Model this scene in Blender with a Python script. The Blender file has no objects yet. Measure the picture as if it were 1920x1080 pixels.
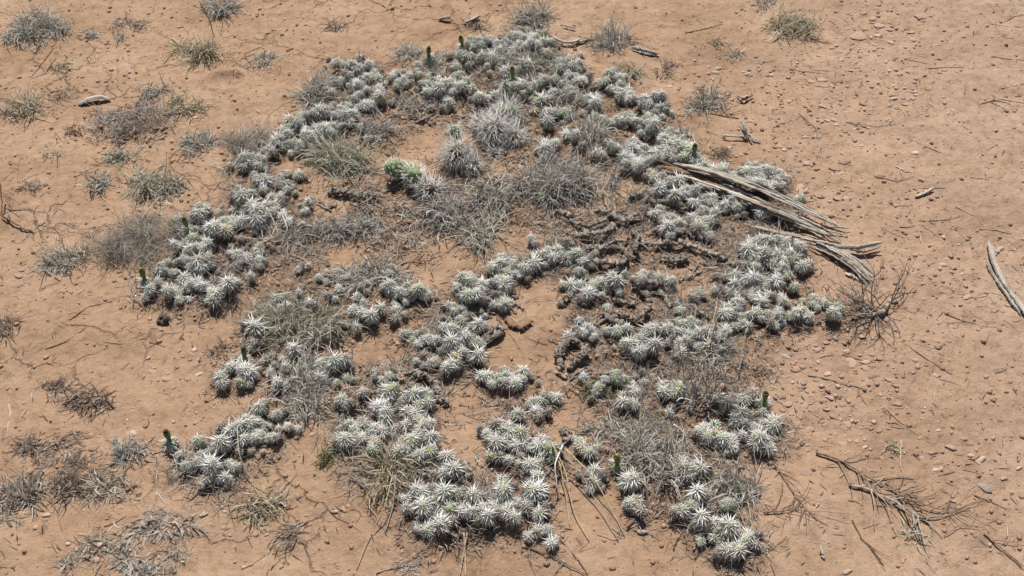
import bpy, math, random
import numpy as np
from mathutils import Vector

# ------------------------------------------------------------------ camera, sky, sun, exposure
SC = bpy.context.scene
COL = SC.collection
CAM_H, PITCH, HFOV = 2.06, math.radians(48.0), math.radians(50.0)
cd = bpy.data.cameras.new('camera'); cam = bpy.data.objects.new('camera', cd); COL.objects.link(cam)
cam.location = (0, 0, CAM_H); cam.rotation_euler = (math.pi / 2 - PITCH, 0, 0)
cd.sensor_fit = 'HORIZONTAL'; cd.angle = HFOV; cd.clip_start = 0.05; cd.clip_end = 2000
SC.camera = cam

SUN_EL, SUN_AZ = math.radians(63.0), math.radians(-10.0)   # azimuth from +Y (away from the camera) towards +X
w = bpy.data.worlds.new('World'); SC.world = w; w.use_nodes = True
wn = w.node_tree; bg = wn.nodes['Background']
sky = wn.nodes.new('ShaderNodeTexSky'); sky.sky_type = 'NISHITA'; sky.sun_disc = False
sky.sun_elevation = SUN_EL; sky.sun_rotation = SUN_AZ
wn.links.new(sky.outputs[0], bg.inputs[0]); bg.inputs[1].default_value = 0.05
sl = bpy.data.lights.new('sun', 'SUN'); sl.energy = 5.0; sl.angle = math.radians(0.53); sl.color = (1.0, 0.955, 0.89)
so = bpy.data.objects.new('sun', sl); COL.objects.link(so)
sd = Vector((math.sin(SUN_AZ) * math.cos(SUN_EL), math.cos(SUN_AZ) * math.cos(SUN_EL), math.sin(SUN_EL)))
so.rotation_euler = sd.to_track_quat('Z', 'Y').to_euler(); so.location = (0, 2, 5)
SC.view_settings.view_transform = 'Standard'; SC.view_settings.look = 'None'
SC.view_settings.gamma = 1.0; SC.view_settings.exposure = 0.2

rng = np.random.default_rng(11)
random.seed(5)
R = lambda a=0.0, b=1.0: random.uniform(a, b)

# ------------------------------------------------------------------ layout data: where each plant stands (photo pixels, x y size type)
# type: w white spined, g greener, d grey and dying
CLUMPS = [
 ('joints packed in a rounded mound beside a single brown fruit, front arm', '335 848 .95 g;372 822 .8 g;411 824 1.2 w;371 850 .95 g;349 868 .9 w;396 867 1.3 w;436 871 1 w;384 893 1 g;420 890 1 w;392 846 .9 w'),
 ('chain of joints climbing from the front mound to the matted grey grass', '424 799 .95 w;438 810 1 w;467 787 1.2 w;446 790 .9 w;493 793 .95 g;487 759 1.1 w;516 773 1 w;522 801 1 w;542 795 1 g;514 816 .9 g;469 842 .7 d;455 817 .95 w;478 812 .95 g'),
 ('small clump with a bright green fruit above a black shadow, below the grass tussock', '412 704 1.1 w;440 663 .9 g;460 685 1.1 w;445 678 1 w;428 685 1 w;508 697 1 w;450 712 .9 g;490 690 .8 d;520 712 .9 w'),
 ('large open white stars on the outer edge of the grass tussock', '472 607 1.2 w;490 583 1.2 w;520 558 1.15 w;540 567 1 w;528 577 1 g;523 592 .9 w;580 565 .9 w'),
 ('thin grey stars tangled in dry grass below the tussock', '588 628 1 w;555 650 1.1 w;477 637 .95 w;472 650 .9 g;507 663 .9 d;513 678 .9 d;540 676 .8 d'),
 ('cluster of small white stars between the tussock and the bare hollow', '660 597 1.1 w;682 567 1 w;697 585 1.1 w;632 618 .9 d;633 588 .9 d;667 610 .9 w;658 580 1 w;740 592 .9 d;742 573 1 w'),
 ('low dying grey joints in a row above the front thicket', '588 673 .9 d;628 675 1.1 w;600 693 1 d;660 683 1 d;565 687 .9 d;660 710 .8 d;632 707 .8 d;703 702 .8 d;612 716 .9 d'),
 ('upright column joint with a few stars on the edge of the grey grass', '558 500 1.15 w;597 515 1.05 w;563 533 .9 d;613 547 .9 d;637 537 .9 w;643 518 .9 w'),
 ('green-headed mound of joints at the right end of the dark grass mat', '688 527 .9 w;687 543 1 d;728 505 1 g;702 518 .95 w;730 527 1.15 w;732 541 1 w;750 542 1 w;778 540 1.1 g;793 547 1 w;773 555 1 g;802 553 .95 w;760 556 .9 d'),
 ('ring of bright stars on the upper rim of the biggest left clump', '445 348 1 w;450 362 1 w;470 360 .8 g;497 333 1.1 w;493 352 1.1 w;522 338 1 w;538 348 1.15 w;542 323 .95 g;558 322 1.1 w;525 367 1 w;443 382 1.15 w;468 377 1.1 w;500 377 1 w;515 378 1.1 w;505 392 1.1 w;530 400 .9 w;547 410 .8 d;478 405 1.1 w;490 420 .9 d;577 375 1.05 w;577 391 1 g;455 395 1 g'),
 ('dense middle of the biggest left clump, beside the wispy grey grass', '450 415 1 w;437 410 1 w;418 407 1.15 w;407 397 .9 d;367 397 1.1 w;373 385 .9 g;363 425 1 g;387 423 1.1 w;407 437 1.3 w;432 437 1 w;452 445 .9 d;330 455 1.1 w;357 443 1 g;387 448 1 w;375 458 .9 g;420 452 .9 g;400 415 .95 w;350 462 .9 w;345 413 .9 g'),
 ('front row of white stars of the biggest left clump, ending in a yellow-green fruit', '317 508 1.2 w;343 517 1.2 w;297 525 1.1 w;275 537 1 w;330 545 1.4 w;355 495 1.2 w;372 483 1.1 w;400 493 1 g;378 497 1 w;368 527 1 w;355 537 .9 g;380 553 1.1 w;400 542 1.1 w;428 530 1.3 w;312 487 1 g;300 502 1 w;343 480 1 w;352 557 1 w;310 545 .9 w'),
 ('short dark-based joints around a hole beside the dark grass mat', '440 488 1 w;460 475 1.2 w;485 463 1.1 w;483 485 1.1 w;470 513 1 w;475 493 .9 d;448 470 .8 d'),
 ('pale crowded joints on the upper left corner of the patch', '623 113 .95 w;643 117 1 g;660 113 1 w;693 112 1.1 w;673 123 1 w;643 128 1 w;657 137 1.1 w;677 135 1 w;690 123 1 w;710 147 1.1 w;690 143 1 w;652 158 1.1 w;687 162 1 w;710 168 1.1 w;715 178 .9 g;622 168 1.1 w;622 145 .9 w;637 147 .95 w;668 150 1 w;700 130 1 g'),
 ('few stars in the shade gap below the pale upper left corner', '662 182 1.1 w;655 193 1.1 w;683 192 1 w;698 195 1.05 w;660 208 1 w;642 200 .8 d'),
 ('stars rising out of tall dry grass above the tussock with green blades', '603 210 1.1 w;642 212 1 w;628 220 1 w;588 218 1 w;592 235 1 w;605 233 1 w;625 233 .9 d;540 233 1.15 w;570 237 1 w;537 247 1 w;523 250 1 w;555 245 .9 g;510 262 1 w;545 262 1 w;575 252 1 w;612 247 1 w;640 232 1 w;655 222 1 w;560 222 1 w;575 212 1 w;528 268 .9 g;598 252 .9 d;500 272 1 w'),
 ('hazy clump behind thin blowing grass with a dark shadow below', '485 293 1.1 w;500 283 .9 w;458 298 1 w;463 310 1 g;480 303 1 g;472 288 1 w;447 300 .9 w'),
 ('small group of stars at a notch on the upper edge', '732 142 1 w;753 143 1.1 w;768 133 1 g;787 133 .9 g;783 118 .9 g;745 152 .9 w'),
 ('rounded heads in a line above a strip of shadow', '803 153 1.1 w;817 160 1.1 w;823 147 1 w;838 148 1.1 w;853 148 1 w;865 158 1.1 w;875 145 1 w;863 137 1 g;880 162 1 w;800 168 .9 w;897 176 1 w;843 185 1 w;827 197 .8 d;858 120 1 w;873 98 1 w;863 92 1 g;847 166 .9 w'),
 ('densely packed pale heads at the top of the patch, grass growing through', '878 75 1 g;892 70 1 w;913 68 1 w;903 77 1 g;933 75 1 w;948 68 1 w;880 103 1 w;897 107 1 w;918 90 1 w;933 88 1 w;925 103 1.1 w;942 110 1 w;967 87 1 w;948 127 1.1 w;937 120 .9 d;978 113 .9 w;993 113 .9 w;955 98 .9 w;907 94 .9 g'),
 ('highest pale heads of the patch, touching a curved bleached stick', '960 60 1 g;970 45 1.1 w;975 57 1.1 w;990 53 1 g;997 67 1 w;1017 70 1.15 w;1023 58 1 g;1028 80 1 g;1010 82 1 w;987 78 1 w;1000 88 1 w;962 72 1 w;983 64 .9 g'),
 ('heads around the slender green spiny column', '928 170 1.1 w;960 155 1.1 w;975 157 1 g;1000 158 1.15 w;1013 150 1 w;982 175 1 w;998 180 .9 g;1013 180 .9 w;1033 170 .9 w;915 178 .9 w;940 160 .9 w'),
 ('peaked group of joints stacked around a grey stalk', '1068 105 .9 g;1072 117 1 w;1067 128 1 g;1080 123 1 g;1080 135 1 w;1095 143 1.1 w;1040 143 .95 w;1015 138 .9 w;1038 168 1 w;1062 158 1 w;1073 170 1 w;1052 150 .9 g'),
 ('green-headed joints stepping down the upper right edge', '1140 133 .9 g;1138 145 1 g;1123 152 1 w;1160 140 1 g;1172 137 .95 g;1163 152 1 w;1148 158 1 w;1177 175 1.15 w;1167 170 1 w;1188 180 1 g;1115 188 1.1 w;1103 180 1 w;1107 197 .9 d'),
 ('round bunch with a deep shadow beneath, at the upper right corner', '1210 180 1.1 w;1225 175 1 w;1220 188 1 g;1238 192 .9 g;1227 205 1 w;1237 208 1 w;1255 205 .95 g;1217 212 1 w;1205 192 .9 w'),
 ('scattered heads between grey grass in the upper middle', '1023 205 1.1 w;1038 205 1 w;1030 223 1.05 w;1073 205 1 d;1115 215 .9 w;1130 227 .9 d;1062 240 .9 w;1080 252 1 w;1040 260 .9 w;1020 270 1.1 w;1030 287 .9 d;1055 225 .8 d'),
 ('long ridge of interlocked heads along the right edge above the split log', '1157 213 1 w;1168 210 1 w;1188 222 1.1 w;1203 222 1 g;1177 220 1 w;1145 225 .9 w;1217 238 1 w;1228 230 1 w;1230 243 1 w;1247 245 1 w;1243 258 1 w;1272 242 .95 g;1280 255 1.1 w;1260 260 1 g;1287 270 1 g;1268 272 1 w;1283 287 1 g;1267 287 1 w;1255 270 1 w;1200 236 .9 d;1258 247 .9 g;1242 272 .9 w'),
 ('bright radiating stars at the upper end of the split log', '1147 268 1 g;1160 273 1 w;1190 268 1.1 w;1207 273 1.1 w;1230 275 1.1 w;1185 288 1.2 w;1168 290 1 w;1207 287 1 w;1217 297 1 w;1197 305 1.15 w;1228 295 1 w;1248 285 1.1 w;1120 280 .9 w;1130 284 .9 w;1175 302 1 g;1178 275 .9 g'),
 ('stars lined along the underside of the split log', '1222 325 1.15 w;1235 315 .9 d;1232 347 1.1 w;1238 360 1 g;1275 332 1.35 w;1282 352 1 w;1265 360 1.1 w;1257 370 1 g;1305 352 1 w;1333 352 1.1 g;1340 362 1 w;1357 357 .9 d;1380 362 1 w;1382 380 1.15 w;1365 377 1 w;1405 370 1 g;1398 393 1 d;1422 387 1 d;1443 395 1 d'),
 ('tight bunch of green-flecked heads below the split log', '1313 370 1 g;1332 373 1 w;1320 387 1.1 w;1345 380 1 g;1345 396 1 w;1333 407 1.1 w;1308 410 1.1 g;1323 423 1 g;1313 420 1 w;1333 443 .8 d'),
 ('few stars standing over woody dead stems', '1240 402 1 g;1253 420 1.3 w;1273 410 1.05 w;1248 412 .9 g;1262 430 .8 d'),
 ('thin row of heads peeping over the top of the split log', '1300 297 1 w;1320 303 1.1 w;1342 312 1 w;1360 317 1 g;1373 327 .9 g;1310 308 .9 w;1332 316 .9 w'),
 ('compact green and white cushion above the split log', '1390 315 1 g;1402 313 1 g;1423 315 1.1 w;1433 312 1 g;1448 313 1 g;1463 317 1.05 g;1387 332 1 w;1402 332 1.05 w;1422 327 1 g;1437 322 1 w;1450 328 1.05 g;1440 342 1.05 g;1428 340 1 w;1453 341 1 g;1412 322 1 g;1413 340 .9 w;1465 328 .9 g'),
 ('two tiny green joints alone beyond the split log', '1495 368 .95 g;1467 365 .8 g'),
 ('green mound with magenta-tipped buds left of the middle arc', '867 523 1 g;882 513 1 g;902 525 1 w;860 538 1 g;873 540 1 g;890 544 1.1 w;878 550 1 g;903 540 .9 w'),
 ('crown of joints on the middle arc with grey skirts below', '937 490 1.1 w;923 500 1 g;945 480 1 w;960 485 1.05 w;960 495 1.1 w;952 505 1 g;977 507 1.05 w;983 495 1 w;935 518 1.05 g;952 523 1.1 w;940 533 1 g;927 548 1.1 d;918 555 1 d;940 562 1.1 d;908 562 .9 d;903 582 .7 d'),
 ('leafy-green topped end of the middle arc above a black shadow', '1002 482 1.2 w;992 478 1 d;1028 463 1.2 w;1050 460 1.1 w;1070 460 1.05 g;1050 480 1.1 g;1070 474 1 g;1005 498 1 d;1003 453 .8 d;1037 478 .9 w;1025 492 .9 d'),
 ('single green finger joint standing alone over the centre arm', '850 570 1 g;852 580 .8 g'),
 ('spreading stars joined by a bare grey stalk, right of the middle arc', '1068 528 1.15 w;1085 507 1 w;1100 477 .9 d;1110 490 .9 d;1128 520 1.2 w;1113 530 1.05 g;1100 547 1.2 w;1137 532 1.05 g;1148 518 1 w;1127 549 1.05 w;1145 538 1 g;1160 540 1 w;1160 523 1.05 w;1168 512 .6 g;1090 530 .9 w'),
 ('bristly stars beside yellowish litter and woody stems', '1207 507 1.1 w;1237 515 1 w;1257 525 .9 w;1190 522 .9 d;1203 527 1 d;1225 524 .8 d'),
 ('dying grey stubs at the edge of the bare hollow', '1100 592 .9 d;1078 608 1 d;1100 607 1 w;1147 577 .9 d;1088 618 .9 d;1120 618 .8 d'),
 ('pair of dull grey heads on bare soil', '1303 553 1 d;1322 546 .95 d;1310 566 .8 d'),
 ('tangle of stars and drooping grey grass on the lower right', '1275 575 1.15 w;1272 593 1.05 g;1293 598 1 g;1272 612 1.05 w;1310 617 1 w;1327 623 1 w;1248 618 1.05 w;1272 640 1.1 g;1288 637 1.05 w;1277 660 1.15 w;1325 642 1.05 w;1307 602 .95 w;1345 623 1 w;1308 632 1 d;1262 628 .9 d'),
 ('three wide open stars above a dark hollow in the soil', '1213 617 1.1 w;1217 610 1 g;1158 615 1.05 g;1173 638 1.05 g;1185 635 1.25 w;1205 638 1.1 w;1230 640 1.2 w;1200 657 1.25 w;1205 692 .9 d;1170 655 .8 d'),
 ('mixed green and withered joints below the coiled dead wood', '1093 702 1.05 w;1155 698 1.1 g;1173 705 1 g;1190 718 1 w;1115 730 1.1 w;1190 728 1.25 w;1168 747 1 w;1192 735 1 w;1105 716 .9 d;1140 712 .8 d;1178 722 .9 d'),
 ('few stars at the foot of the leafless shrub', '1240 715 1.15 w;1245 728 1.1 g;1257 720 1 w;1268 730 1 g;1262 760 .8 d'),
 ('dense bristling block of heads beside the forked branch', '1403 453 1.1 w;1413 447 1 g;1427 442 1 g;1440 445 1 w;1458 445 1 g;1468 458 1 w;1477 448 1 w;1503 457 1.1 w;1493 453 1.05 g;1400 470 1.1 w;1423 467 1 w;1438 473 1 d;1388 488 .9 d;1400 490 1 d;1450 487 1 w;1490 483 1.1 g;1507 495 1.1 w;1475 497 1.1 w;1420 483 .9 d;1463 472 1 w;1485 470 1 w'),
 ('wide band of heads stepping down from the forked branch', '1358 513 1 d;1378 508 1.1 w;1412 513 1.1 w;1415 525 1 g;1438 520 1.1 w;1460 517 1.1 g;1478 510 1 g;1492 530 1.05 g;1442 532 1.1 g;1463 532 1.05 g;1378 530 1.1 w;1385 545 1 d;1393 550 1 d;1418 552 1 g;1427 558 1.1 w;1453 550 1.1 d;1473 558 1 w'),
 ('long low row of stars with dead brown skirts on the right rim', '1358 580 1.25 w;1377 562 1 w;1383 570 1 d;1407 583 1.1 w;1375 598 1.1 w;1392 603 1 g;1442 585 1 g;1463 587 1.25 w;1460 578 1 w;1485 588 1.1 g;1498 583 1 w;1518 585 1.1 w;1425 578 1 g;1357 606 1 d;1355 625 1 w;1328 625 1 w;1430 595 1 d;1450 598 1 d;1338 610 .9 d'),
 ('green trio of joints nearest the fan-shaped dry shrub', '1527 553 1.05 g;1523 565 1.1 g;1547 562 1.05 g;1582 575 1.05 g;1560 585 1.05 g;1535 572 1 w'),
 ('arm of green joints reaching left over bare soil in the centre', '757 621 1.05 g;780 617 1.15 w;800 627 1 w;818 638 1.05 g;794 662 1 d;805 682 1 d;770 628 .9 g;830 592 .8 d'),
 ('heaped green and white joints in the very centre with black shade', '867 591 1.1 g;848 612 1.15 w;891 610 1.1 g;872 604 1.1 g;846 638 1.2 w;878 628 1.1 w;867 651 1.1 g;896 660 1.15 w;839 682 1.1 w;854 678 1 d;862 618 1.05 w;850 652 .9 d;888 640 .9 g'),
 ('dense rounded heads over a shadow, left of the bare lower middle', '917 699 1.05 g;924 713 1.05 g;946 691 1.05 w;956 701 1.15 w;985 691 1.15 w;981 707 1.1 g;968 716 1.1 g;940 710 1 g;996 703 1 d'),
 ('squat green bunch directly below the dense rounded heads', '1007 743 1.15 g;1037 737 1.05 g;1020 747 1.1 g;1030 767 1 d;973 773 1 d;993 752 .9 w;1008 762 .9 w'),
 ('thick cluster with many green tips in the lower middle', '937 790 1.05 g;917 810 1.05 g;938 812 1.05 g;953 807 1.1 w;968 800 1.1 g;983 813 1.05 w;932 826 1.15 w;972 828 1.15 w;935 855 1.15 d;978 853 .8 d;948 800 1 g'),
 ('green joints beside the bent straw-coloured stalks', '1015 817 1.05 g;1007 829 1.15 w;1033 834 1.05 g;1035 855 1.05 g;1088 820 1 g;1105 842 1.1 w;1023 842 .9 w'),
 ('two huge long-spined stars in the lower middle', '1005 868 1.4 w;1013 910 1.4 w;947 905 .85 g;1012 890 1 g'),
 ('loose stars under the bent straw-coloured stalks', '1113 875 1.3 w;1107 897 1.2 w;1183 898 1.2 w;1125 905 .9 d'),
 ('string of single joints trailing down to the bottom edge', '987 933 1.05 g;1007 957 1.1 w;1010 990 1.15 w;1033 1013 1.05 w'),
 ('long hedge of bright stars along the bottom with a ragged shadow', '757 932 1.15 w;777 912 1.15 w;793 917 1.1 w;782 938 1.1 g;795 948 1.15 w;817 913 1.1 w;815 935 1.1 g;837 922 1.45 w;860 928 1.15 g;888 923 1.2 w;882 938 1.15 g;860 955 1.1 w;875 957 1.1 w;903 947 1.3 w;923 933 1.1 g;928 945 1.15 g;947 925 1.15 w;947 903 .9 g;950 957 1.15 w;967 938 1.1 w;787 977 1.25 w;827 977 1.35 w;797 989 1.15 w;897 973 1.15 d;842 950 1.1 g;848 970 1.1 d;770 950 1 w;915 962 1.1 w'),
 ('slim finger joint rising from small green heads', '732 698 .95 g;737 720 1 g;722 728 1.05 g;715 752 1.15 w;677 732 1 d;635 745 1.05 g;648 750 .9 g'),
 ('fat green joint with bristling neighbours on the left of the front thicket', '753 747 1.1 g;775 735 1.15 w;803 738 1.2 g;780 722 1 w;763 770 1.25 w;793 780 1.1 w;790 792 1 w;762 789 1.1 w;785 750 1 g'),
 ('thicket of stars mixed with dry straw', '652 792 1.05 g;663 799 1.1 g;682 788 1.1 w;702 797 1.1 w;723 780 1.1 w;717 803 1.2 w;647 818 1.1 w;680 818 1.2 w;700 823 1.1 g;697 836 1.1 g;665 826 1 g;735 800 .9 d;745 842 1 g'),
 ('large white stars on the right side of the front thicket', '772 819 1.15 g;807 817 1.3 w;808 838 1.1 g;783 848 1.35 w;837 852 1.15 w;835 882 1.2 w;850 873 1.05 w;815 890 .9 d'),
 ('long-spined group in the lower right corner casting spiky black shadow', '1275 948 1.2 w;1298 942 1.15 g;1310 915 1.2 w;1317 930 1.1 w;1320 962 1.15 w;1337 950 1.1 d;1362 940 1.1 g;1340 977 1.2 w;1370 980 1.3 w;1337 1002 1.15 g;1357 1010 1.15 g;1373 1006 1.15 g;1407 998 1.25 w;1387 1023 1.25 w;1398 1012 1.1 g;1368 1028 1.1 w'),
 ('open stars lying in the grass above the lower right group', '1270 897 1.2 w;1283 872 1.25 w;1312 872 1.2 w;1293 885 1 w;1290 867 1 w'),
 ('flattened yellow-green head alone at the grass edge', '1193 940 1.15 g;1178 938 1.1 g;1187 952 1 w'),
 ('green and white bunch with a tall fruit on the lower right rim', '1430 770 1.1 g;1437 790 1.15 g;1423 810 1.2 w;1410 800 1.15 g;1390 810 1.15 w;1453 790 1.1 w;1367 821 1.15 g;1420 824 1.1 w;1448 805 1 g;1373 825 1.15 w;1400 790 1 g'),
 ('heads behind the dark twigs right of the leafless shrub', '1363 747 1.1 w;1398 742 1.1 w;1395 767 1.1 g;1358 758 1.05 g;1320 800 1.1 g;1343 793 1.15 g;1380 787 1.15 w;1388 790 1.1 g;1360 813 1.15 g;1343 828 1.1 w;1328 814 1.1 w;1357 743 1 g'),
]
FRUITS = [  # px of the middle, clump index, dried flower colour
 (313, 814, 0, 'brown'), (267, 512, 11, 'yellow'), (455, 660, 2, 'brown'), (867, 74, 19, 'brown'), (802, 95, 18, 'brown'), (962, 133, 19, 'brown'),
 (1303, 276, 26, 'brown'), (1437, 742, 66, 'brown'), (1160, 862, 56, 'yellow'), (347, 415, 10, 'brown')]

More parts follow.
